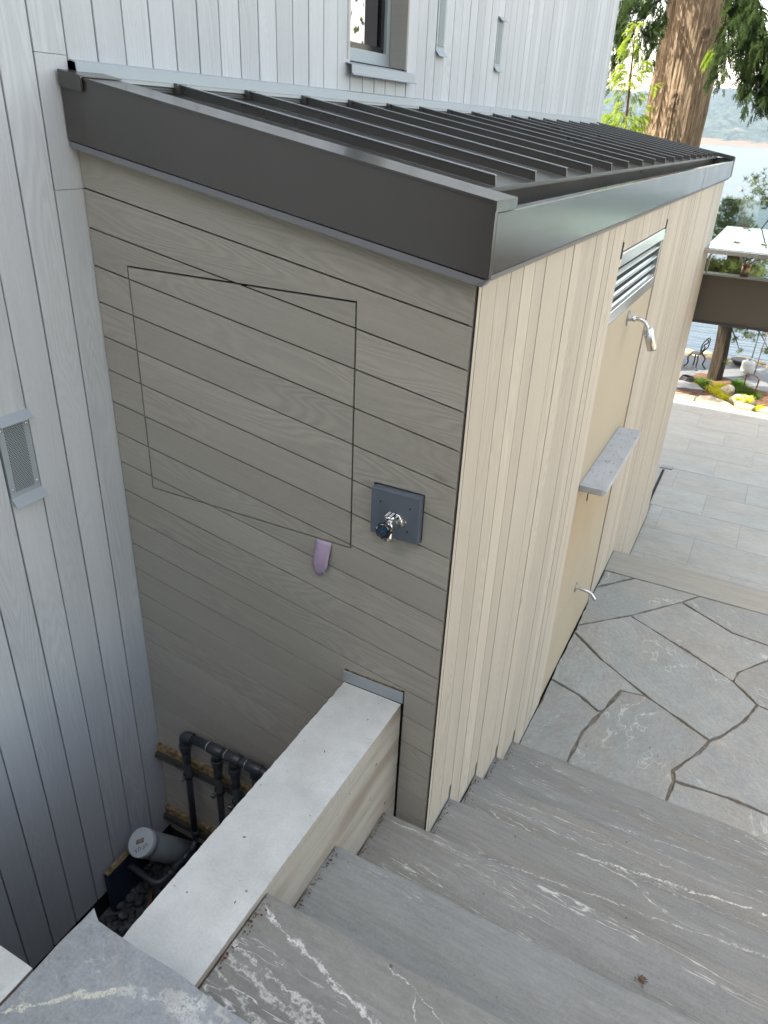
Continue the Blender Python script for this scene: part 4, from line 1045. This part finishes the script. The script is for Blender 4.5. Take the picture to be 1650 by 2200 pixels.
def trunk_mesh(name, base, top, r0, r1, mat, parent=None, seg=110, rows=90, ridge=.05, freq=5.5, bendf=None, knots=()):
    base = Vector(base); top = Vector(top); off = parent_off(parent)
    V = []; 
    for j in range(rows + 1):
        t = j / rows; c = base.lerp(top, t)
        if bendf: c = c + bendf(t)
        r = r0 + (r1 - r0) * t
        for i in range(seg):
            u = 2 * math.pi * i / seg; cx, sy = math.cos(u), math.sin(u)
            z = c.z
            w = .25 * noise.noise(Vector((cx, sy, z * .7)))
            n1 = noise.noise(Vector((cx * freq, sy * freq, z * .55 + w * 3)))
            n2 = noise.noise(Vector((cx * freq * 2.6, sy * freq * 2.6, z * 1.2)))
            rr = r * (1 + ridge * (1 - 2.2 * abs(n1)) + ridge * .45 * (1 - 2 * abs(n2)) + .06 * noise.noise(Vector((cx * 1.1, sy * 1.1, z * .4))))
            p = Vector((c.x + rr * cx, c.y + rr * sy, c.z))
            for kp, kr, kh in knots:
                dd = (p - kp).length
                if dd < kr: p += (Vector((p.x - c.x, p.y - c.y, 0)).normalized()) * kh * math.cos(dd / kr * math.pi / 2) * (1 if dd > kr * .4 else -.6)
            V.append(p - off)
    F = [(j * seg + i, j * seg + (i + 1) % seg, (j + 1) * seg + (i + 1) % seg, (j + 1) * seg + i) for j in range(rows) for i in range(seg)]
    return link(name, mesh_of(name, V, F, True), parent, mat)
# the big cedar
CT = empty('cedar_tree', 'huge old cedar with furrowed reddish trunk and drooping dark foliage', 'tree', (-.17, 11.35, -1.5))
trunk_mesh('trunk', (-.17, 11.35, -1.6), (-.17, 11.35, 5.6), .41, .395, M['bark'], CT, 260, 170, .052, 11.0, None, ((Vector((.06, 10.98, 3.25)), .13, .035), (Vector((-.16, 10.95, 2.5)), .10, .03), (Vector((-.2, 10.95, 3.3)), .07, .02)))
trunk_mesh('trunk', (-.17, 11.35, 5.5), (-.17, 11.35, 10), .385, .25, M['bark'], CT, 40, 20)
lv = Leaves()
random.seed(21)
# boughs in view, right of the trunk
def bough(a, b, cnt, ln, sp=.12): cedar_bough(lv, a, b, cnt, ln, 1.0, sp)
bough((.25, 10.3, 4.2), (.75, 9.3, 3.05), 90, .34, .16)
bough((.35, 10.0, 3.9), (.95, 9.4, 2.75), 110, .34, .16)
bough((.55, 9.9, 3.4), (1.15, 9.6, 2.45), 120, .30, .15)
bough((.40, 9.8, 3.2), (.50, 9.4, 2.62), 40, .24, .07)
bough((.78, 9.6, 2.9), (.84, 9.4, 2.42), 34, .24, .06)
bough((1.0, 9.7, 2.9), (1.12, 9.5, 2.36), 44, .26, .07)
bough((.9, 9.6, 4.2), (1.5, 9.2, 3.0), 120, .36, .2)
# left of the trunk
bough((-.45, 10.3, 3.7), (-.78, 9.3, 3.22), 110, .24, .16)
bough((-.70, 9.8, 3.3), (-.80, 9.4, 2.6), 60, .18, .08)
bough((-.40, 10.3, 3.45), (-.48, 9.5, 2.95), 90, .22, .13)
bough((-.85, 10.0, 3.6), (-.80, 9.5, 2.95), 46, .22, .07)
# high crown out of view that shades the beach
for i in range(60):
    a = random.uniform(1.6, 5.4) if i > 20 else random.uniform(0, 6.28); r = random.uniform(.9, 3.4); z = random.uniform(4.6, 8.5)
    c = Vector((-.17 + r * math.cos(a), 11.35 + r * math.sin(a), z - .25 * r))
    if c.y < 8.9: continue
    cedar_bough(lv, (-.17 + .5 * math.cos(a), 11.35 + .5 * math.sin(a), z), c, 26, .6, .8, .28, .42)
lv.obj('foliage', M['cedar_dark'], CT)
bmq = bmesh.new()
for pts in (((.1, 11.2, 4.6), (.5, 10.2, 4.1), (.8, 9.6, 3.2)), ((.1, 11.1, 4.0), (.42, 10.0, 3.4), (.52, 9.6, 3.0), (.62, 9.5, 2.75)), ((.2, 11.1, 4.2), (.7, 10, 3.5), (1.1, 9.6, 2.7)), ((-.4, 11, 3.8), (-.55, 10, 3.45), (-.72, 9.5, 3.3))):
    pp_ = smooth_path([Vector(p) - CT.location for p in pts], 5); tube_bm(bmq, pp_, [.018 * (1 - .8 * i / len(pp_)) + .003 for i in range(len(pp_))], 6)
link('branches', from_bm('branches', bmq, True), CT, M['bark_shaded'])
lv = Leaves()
for i in range(9): frond(lv, Vector((.20, 10.55, 2.93)) + rv(.02), Vector((.55, -.1, .55 - .12 * i)), .24, .2, .38, 6)
for i in range(9): frond(lv, Vector((.24, 10.4, 3.02)) + rv(.03), Vector((-.25, -.3, -.9)) + rv(.3), .22, .4, .38, 6)
for i in range(7): frond(lv, Vector((-.42, 10.6, 2.63)) + rv(.03), Vector((.3, -.3, -.2)) + rv(.5), .17, .4, .38, 6)
lv.obj('young_spray', M['cedar_bright'], CT)
# sunlit sapling
SG = empty('cedar_sapling', 'bright yellow-green young cedar beside the big trunk at the house corner', 'tree', (-.42, 9.0, -1.45))
tube('trunk', smooth_path([(-.40, 9.0, -1.45), (-.39, 9.0, .6), (-.40, 9.0, 2.0), (-.45, 9.0, 2.75), (-.48, 9.0, 3.15)], 5), [.03 - .026 * i / 20 for i in range(21)], M['rust'], SG, 8)
lv = Leaves()
for i in range(1300):
    t = random.random() ** 1.15; z = 1.2 + 1.95 * t; r = (.42 * (1 - t) ** .8 + .04) * random.uniform(.15, 1.0); a = random.uniform(0, 6.28)
    c = Vector((-.42 - .03 * t + r * math.cos(a) * .95, 9.0 + r * math.sin(a), z))
    if noise.noise(c * 5.5) < -.04 - .25 * t * 0 and t > .1: continue
    frond(lv, c, Vector((math.cos(a), math.sin(a), .55 - .7 * random.random())) + rv(.7), .10 + .10 * random.random() * (1.2 - t), 1.5, .55, 5)
lv.obj('foliage', M['cedar_bright'], SG)
# leaning pine on the lower terrace edge
PN = empty('pine_tree', 'leaning dark pine trunk with loose needles beyond the beam', 'tree', (1.25, 11.35, -1.47))
trunk_mesh('trunk', (1.215, 11.35, -1.55), (1.10, 11.35, .9), .105, .085, M['bark_shaded'], PN, 40, 60, .10, 4, lambda t: Vector((.045 * math.sin(t * 5.0 + .4), 0, 0)))
lv = Leaves()
def needles(Lv, p, n, l, w=.004, up=.0):
    for i in range(n):
        d = (rv() + Vector((0, 0, up))).normalized(); s = d.cross(rv()).normalized() * w; e = p + d * l * random.uniform(.7, 1.1)
        Lv.tri(p - s, p + s, e)
def clump(c, rad, n, l=.09, up=.2, w=.004):
    for i in range(n):
        q = rv(); q = q.normalized() * random.random() ** .45
        needles(lv, Vector(c) + Vector((q.x * rad[0], q.y * rad[1], q.z * rad[2])), 13, l, w, up)
random.seed(5)
clump((.95, 11.4, .75), (.42, .45, .30), 460); clump((1.45, 11.5, .55), (.45, .4, .28), 360); clump((.9, 11.3, 1.12), (.22, .3, .14), 110); clump((2.2, 11.6, .7), (.5, .4, .35), 220)
clump((1.1, 11.0, .26), (.55, .22, .16), 560); clump((.75, 11.2, .25), (.2, .25, .18), 120); clump((1.2, 11.5, 1.35), (.3, .3, .3), 90)
for (c, r_, n_) in (((1.42, 11.35, -.62), (.16, .12, .07), 46), ((1.60, 11.3, -.70), (.14, .12, .08), 40), ((1.85, 11.3, -.62), (.16, .12, .08), 40), ((1.38, 11.35, -.80), (.07, .1, .05), 16), ((1.90, 11.2, -.86), (.10, .1, .06), 24), ((1.33, 11.3, -1.16), (.06, .06, .05), 12), ((1.50, 11.3, -.95), (.05, .06, .05), 9)):
    clump(c, r_, n_, .06, .1, .0028)
lv.obj('needles', M['pine_leaf'], PN)
bmq = bmesh.new()
for pts in (((1.12, 11.35, -.2), (1.4, 11.35, -.45), (1.7, 11.3, -.62), (1.9, 11.2, -.85)), ((1.1, 11.35, .3), (1.5, 11.4, .5), (1.9, 11.5, .6)), ((1.1, 11.35, .5), (.9, 11.3, .8), (.75, 11.3, .9)), ((1.2, 11.35, -.5), (1.38, 11.35, -.75), (1.5, 11.3, -.95))):
    pp_ = smooth_path([Vector(p) - PN.location for p in pts], 4); tube_bm(bmq, pp_, [.014 * (1 - .75 * i / len(pp_)) for i in range(len(pp_))], 6)
link('branches', from_bm('branches', bmq, True), PN, M['bark_shaded'])
# tree off to the side that the window glass mirrors
GT = empty('maple_tree', 'broad-leaved tree whose hanging leaves are mirrored in the upper window glass', 'tree', (4.6, 8.0, -1.5))
tube('trunk', smooth_path([(4.9, 8.6, -1.5), (4.85, 8.5, 1.2), (4.7, 8.3, 3.2)], 6), [.14 - .008 * i for i in range(13)], M['bark_shaded'], GT, 12)
lv = Leaves(); random.seed(9)
for i in range(1500):
    c = Vector((3.55, 7.75, 3.35)) + Vector((random.gauss(0, .5), random.gauss(0, .5), random.gauss(0, .5)))
    if noise.noise(c * 1.4) < -.02: continue
    d = (rv(.5) + Vector((0, 0, -1))).normalized(); s = d.cross(rv()).normalized(); l = random.uniform(.07, .13)
    lv.quad(c, c + d * l * .5 + s * l * .28, c + d * l, c + d * l * .5 - s * l * .28)
lv.obj('foliage', M['broadleaf'], GT)

# ------------------------------------------------------------------ garden beyond the terrace
def rock(name, c, r, mat, seed, label=None, cat=None, group=None, kind=None, sub_=3, flat_=.5):
    bm = bmesh.new(); bmesh.ops.create_icosphere(bm, subdivisions=sub_, radius=1)
    for v in bm.verts:
        n = v.co.normalized(); k = 1 + .30 * noise.noise(n * 1.3 + Vector((seed * 7.1, 0, 0))) + .10 * noise.noise(n * 3.5 + Vector((seed, 3, 0)))
        v.co = Vector((n.x * r[0] * k, n.y * r[1] * k, n.z * r[2] * k))
        if v.co.z > r[2] * flat_ * 1.2: v.co.z = r[2] * flat_ * 1.2 + (v.co.z - r[2] * flat_ * 1.2) * .35
    o = link(name, from_bm(name, bm, True), None, mat, loc=c); return tag(o, label, cat, group, kind)
GZ = -1.47
bed = prism('planting_bed', [(.60, 9.85), (3.1, 9.85), (3.1, 11.0), (1.9, 11.15), (1.35, 11.6), (1.0, 11.6), (.60, 10.7)], -1.6, -1.4655, M['soil'], None, .01, .03, .1); tag(bed, kind='structure')
prism_flag = lambda poly, z, lab, mt='flag_pale': tag(prism('stepping_stone', poly, -1.50, z, M[mt], None, .008, .01, .06), lab, 'stone', 'edging stones of the planting bed')
prism_flag([(.55, 9.845), (1.09, 9.90), (1.12, 10.12), (.82, 10.16), (.55, 10.1)], -1.435, 'first sunlit flat edging stone at the shed corner end of the bed')
prism_flag([(1.11, 9.90), (1.665, 9.86), (1.56, 10.06), (1.30, 10.24), (1.14, 10.16)], -1.425, 'broad pointed sunlit edging stone in the middle of the bed edge')
prism_flag([(1.69, 9.86), (1.88, 9.86), (1.92, 10.02), (1.76, 10.12), (1.64, 10.02)], -1.40, 'small blocky sunlit edging stone below the round boulders')
prism_flag([(1.95, 9.86), (2.7, 9.88), (2.6, 10.1), (2.1, 10.1)], -1.41, 'sunlit edging stone at the right edge of the picture under golden grass')
tag(prism('shaded_slab', [(.55, 10.33), (1.17, 10.50), (1.05, 10.72), (.80, 10.83), (.55, 10.80)], -1.50, -1.43, M['yard'], None, .008, .01, .06), 'flat grey stone slab in shade behind the edging stones', 'stone')  # its shade comes from the darkened material colour
rock('boulder', (1.50, 10.62, -1.43), (.10, .10, .11), M['boulder'], 2, 'upright pale boulder among the golden grass', 'boulder', 'garden boulders', flat_=.8)
rock('boulder', (1.74, 10.20, -1.43), (.18, .13, .11), M['boulder'], 5, 'widest rounded pale boulder in front of the green shrub', 'boulder', 'garden boulders', flat_=.8)
rock('boulder', (2.18, 9.98, -1.45), (.20, .12, .08), M['boulder'], 8, 'low pale boulder cut by the right edge of the picture', 'boulder', 'garden boulders', flat_=.8)
def grass(name, pts, n, l, mat, label, cat, group=None, w=.006, seed=1):
    random.seed(seed); L2 = Leaves()
    for i in range(n):
        c = Vector(random.choice(pts)); c += Vector((random.gauss(0, .045), random.gauss(0, .045), 0)); p = c.copy()
        a = random.uniform(0, 6.28); d = Vector((math.cos(a) * .5, math.sin(a) * .5, 1.0)).normalized(); s = Vector((-math.sin(a), math.cos(a), 0)) * w; ll = l * random.uniform(.6, 1.2)
        for k in range(4):
            q = p + d * ll / 4; k0 = 1 - k / 4; k1 = 1 - (k + 1) / 4
            L2.quad(p - s * k0, p + s * k0, q + s * k1, q - s * k1); p = q; d = (d + Vector((math.cos(a) * .42, math.sin(a) * .42, -.42))).normalized()
    base = Vector(pts[0]); me = mesh_of(name, [v - base for v in L2.V], L2.F); o = link(name, me, None, mat, loc=base); return tag(o, label, cat, group)
grass('golden_grass', [(1.30, 10.66, GZ), (1.36, 10.55, GZ), (1.42, 10.78, GZ), (1.38, 10.9, GZ)], 420, .17, M['grass_gold'], 'tall golden grass tuft at the foot of the pine', 'grass', 'golden grass tufts', .007, 1)
grass('golden_grass', [(1.45, 10.38, GZ), (1.55, 10.28, GZ), (1.64, 10.22, GZ), (1.40, 10.50, GZ)], 420, .12, M['grass_gold'], 'low golden grass tuft spilling between the two round boulders', 'grass', 'golden grass tufts', .007, 2)
grass('golden_grass', [(1.96, 10.0, GZ), (2.05, 9.96, GZ), (2.14, 10.0, GZ), (2.0, 10.1, GZ)], 420, .13, M['grass_gold'], 'golden grass tuft at the right edge of the picture', 'grass', 'golden grass tufts', .007, 3)
grass('golden_grass', [(1.70, 10.14, -1.38), (1.80, 10.12, -1.38), (1.76, 10.2, -1.36)], 260, .09, M['grass_gold'], 'golden grass tuft draped over the widest boulder', 'grass', 'golden grass tufts', .006, 4)
grass('ground_cover', [(1.08, 10.95, GZ), (1.0, 11.05, GZ), (1.15, 10.8, GZ), (1.12, 11.1, GZ)], 460, .10, M['grass_green'], 'dark green ground cover at the left foot of the pine', 'plant', None, .007, 5)
grass('green_shrub', [(1.66, 10.85, GZ), (1.74, 10.75, GZ), (1.82, 10.65, GZ), (1.78, 10.8, GZ)], 520, .20, M['grass_green'], 'leafy green shrub behind the widest boulder', 'shrub', None, .010, 6)
grass('spiky_shrub', [(1.60, 11.2, GZ), (1.64, 11.15, GZ)], 160, .20, M['grass_green'], 'small spiky green shrub below the gas tank', 'shrub', None, .010, 7)
# hose coil
bm = bmesh.new()
for j in range(4):
    r = .10 - .008 * j; pts = [Vector((r * math.cos(t) * 1.15, r * math.sin(t), .012 + .018 * j)) for t in [2 * math.pi * i / 28 for i in range(29)]]
    tube_bm(bm, pts, .010, 8)
tag(link('garden_hose', from_bm('garden_hose', bm, True), None, M['hose'], loc=(.86, 11.0, GZ)), 'coiled black garden hose on the ground left of the pine', 'hose')
# cast iron chair
CH = empty('garden_chair', 'ornate black cast-iron garden chair with oval openwork back', 'chair', (.86, 11.9, GZ))
bm = bmesh.new(); bmesh.ops.create_cone(bm, cap_ends=True, segments=24, radius1=.095, radius2=.100, depth=.012, matrix=Matrix.Translation((0, 0, .242)))
link('seat', from_bm('seat', bm), CH, M['iron'])
for (dx, dy) in ((-.15, -.04), (.05, -.20), (.165, .0), (-.03, .12)):
    tube('leg', smooth_path([Vector((.86 + dx * .45, 11.9 + dy * .45, GZ + .24)), Vector((.86 + dx * .85, 11.9 + dy * .85, GZ + .17)), Vector((.86 + dx * .75, 11.9 + dy * .75, GZ + .07)), Vector((.86 + dx * 1.1, 11.9 + dy * 1.1, GZ))], 4), .012, M['iron'], CH, 7)
cb = Vector((.955, 11.92, GZ + .385)); tilt = Vector((.30, 0, .95)).normalized(); sd = Vector((.55, -.83, 0)).normalized()
tube('back_frame', [cb + tilt * .135 * math.sin(t) + sd * .080 * math.cos(t) * (1 + .12 * math.cos(4 * t)) for t in [2 * math.pi * i / 32 for i in range(33)]], .010, M['iron'], CH, 7)
tube('back_scroll', smooth_path([cb - tilt * .13, cb - tilt * .05 + sd * .03, cb + sd * -.03, cb + tilt * .05 + sd * .025, cb + tilt * .10 - sd * .01], 5), .011, M['iron'], CH, 6)
tube('back_scroll', smooth_path([cb - tilt * .12, cb - tilt * .06 - sd * .045, cb + tilt * .02 - sd * .02, cb + tilt * .06 + sd * .04], 5), .007, M['iron'], CH, 6)
for s in (-1, 1): tube('back_post', [cb - tilt * .12 + sd * .03 * s, Vector((.93, 11.92, GZ + .245)) + sd * .04 * s], .008, M['iron'], CH, 6)
# propane tank
GTK = empty('gas_tank', 'squat white propane tank standing on the grey paving', 'tank', (1.675, 12.0, GZ))
tube('body', [(1.675, 12, GZ + .03), (1.675, 12, GZ + .045), (1.675, 12, GZ + .060), (1.675, 12, GZ + .190), (1.675, 12, GZ + .21), (1.675, 12, GZ + .23)], [.07, .096, .103, .103, .096, .05], M['tank'], GTK, 28)
tube('foot_ring', [(1.675, 12, GZ), (1.675, 12, GZ + .035)], .07, M['tank'], GTK, 24)
tube('valve', [(1.675, 12, GZ + .21), (1.675, 12, GZ + .245)], .014, M['bowl'], GTK, 10)
tube('handle', [Vector((1.675 + .05 * math.cos(t), 12 + .05 * math.sin(t), GZ + .255)) for t in [math.pi * (-.3 + 1.6 * i / 14) for i in range(15)]], .008, M['tank'], GTK, 8)
for s in (-1, 1): tube('handle_post', [(1.675 + s * .042, 12.02, GZ + .20), (1.675 + s * .045, 12.02, GZ + .255)], .007, M['tank'], GTK, 8)
FB = tube('fire_bowl', [(1.53, 12.55, GZ), (1.53, 12.55, GZ + .02), (1.53, 12.55, GZ + .085), (1.53, 12.55, GZ + .095)], [.07, .09, .155, .15], M['bowl'], None, 28); tag(FB, 'wide low dark bowl on the paving behind the gas tank', 'bowl')
# rusty fork stand and green pole
FK = empty('rusty_stand', 'rusty iron forked garden stand with a long thin stem', 'garden stand', (1.79, 10.9, GZ))
tube('stem', [(1.795, 10.75, -1.155), (1.80, 10.72, -.80), (1.815, 10.68, -.40)], .0065, M['rust'], FK, 8)
tube('fork', smooth_path([(1.70, 10.95, -1.44), (1.695, 10.9, -1.30), (1.695, 10.85, -1.19), (1.715, 10.80, -1.158), (1.795, 10.75, -1.155), (1.855, 10.72, -1.172), (1.878, 10.71, -1.20), (1.875, 10.75, -1.32), (1.86, 10.8, -1.46)], 4), .010, M['rust'], FK, 8)
gp = tube('green_pole', [(1.695, 12.4, GZ), (1.712, 12.4, -.5)], .012, M['green_pole'], None, 10); tag(gp, 'thin grey-green upright pole behind the gas tank', 'pole')
# shore rocks
random.seed(4)
for i in range(30):
    x = .35 + .1 * i * .62 + random.uniform(-.04, .04); s = random.uniform(.05, .12)
    rock('shore_rock', (x, 12.72 + random.uniform(-.05, .35), -1.50 + random.uniform(-.03, .02)), (s * 1.3, s, s * .75), M['shore_rock'], i, 'ochre rock in the row along the water edge', 'rock', 'ochre rocks along the shore', sub_=2)
by = rock('mooring_buoy', (-4.2, 96, -2.8), (.17, .17, .17), M['white'], 3, 'tiny white mooring buoy floating on the open water', 'buoy')

# ------------------------------------------------------------------ litter
def litter(name, pts, label):
    V = []; F = []
    for p in pts:
        l = random.uniform(.0012, .0050); w = l * random.uniform(.25, .7); q = Matrix.Rotation(random.uniform(0, 6.28), 3, 'Z') @ Matrix.Rotation(random.uniform(-.5, .5), 3, 'X'); b0 = len(V)
        V += [q @ Vector(v) + Vector(p) + Vector((0, 0, .0015)) for v in ((-l, 0, 0), (0, -w, .0008), (l, 0, .001), (0, w, .0004))]; F.append((b0, b0 + 1, b0 + 2, b0 + 3))
    tag(link(name, mesh_of(name, V, F), None, M['litter']), label, 'litter', kind='stuff')
M['litter'] = flat('brown_leaf_crumbs', (.11, .055, .03), .9, 0, .6, 50)
random.seed(77)
P = []
for (ya, yb_, z, mt) in treads:
    xl = 1.044 if yb_ < 0 else W + .008
    for i in range(80): P.append((xl + abs(random.gauss(0, .008)), random.uniform(ya + .0, yb_ - .01), z))
    for i in range(9): P.append((random.uniform(xl, 2.6), random.uniform(ya, yb_ - .01), z))
for i in range(26): P.append((random.uniform(1.2, 2.6), random.uniform(1.1, 3.4), -.730))
for i in range(8): P.append((random.uniform(.86, 1.03), random.uniform(-.95, -.01), .469))
for i in range(46): P.append((1.855 + random.gauss(0, .008), -.227 + random.gauss(0, .006), .0905 + random.uniform(0, .006)))
litter('leaf_litter', P, 'brown leaf crumbs gathered along the wall side of the stone steps')
P = []
for i in range(330):
    k_ = random.choice((1, 2, 3, 3, 4, 4, 4, 5, 7, 9, 11)); yy = .322 + .3262 * k_ + random.uniform(.03, .30); x = random.choice((random.gauss(.86, .07), random.uniform(.1, 1.04)))
    x = min(max(x, .1), 1.04); P.append((x, yy, roofz(x) + .0005))
litter('roof_litter', P, 'reddish brown leaf crumbs lying in the roof pans')

# ------------------------------------------------------------------ air
hm = bpy.data.materials.new('thin_sea_haze'); hm.use_nodes = True; hn = hm.node_tree; hn.nodes.remove(hn.nodes['Principled BSDF'])
pv = hn.nodes.new('ShaderNodeVolumePrincipled'); pv.inputs['Color'].default_value = (.62, .74, 1.0, 1); pv.inputs['Density'].default_value = .00034; pv.inputs['Anisotropy'].default_value = .3
hn.links.new(pv.outputs[0], hn.nodes['Material Output'].inputs['Volume'])
bm = bmesh.new(); bmesh.ops.create_cube(bm, size=1)
for v in bm.verts: v.co = Vector((v.co.x * 5400, 1215 + v.co.y * 2480, 59 + v.co.z * 140))
tag(link('haze', from_bm('haze', bm), None, hm), kind='stuff')
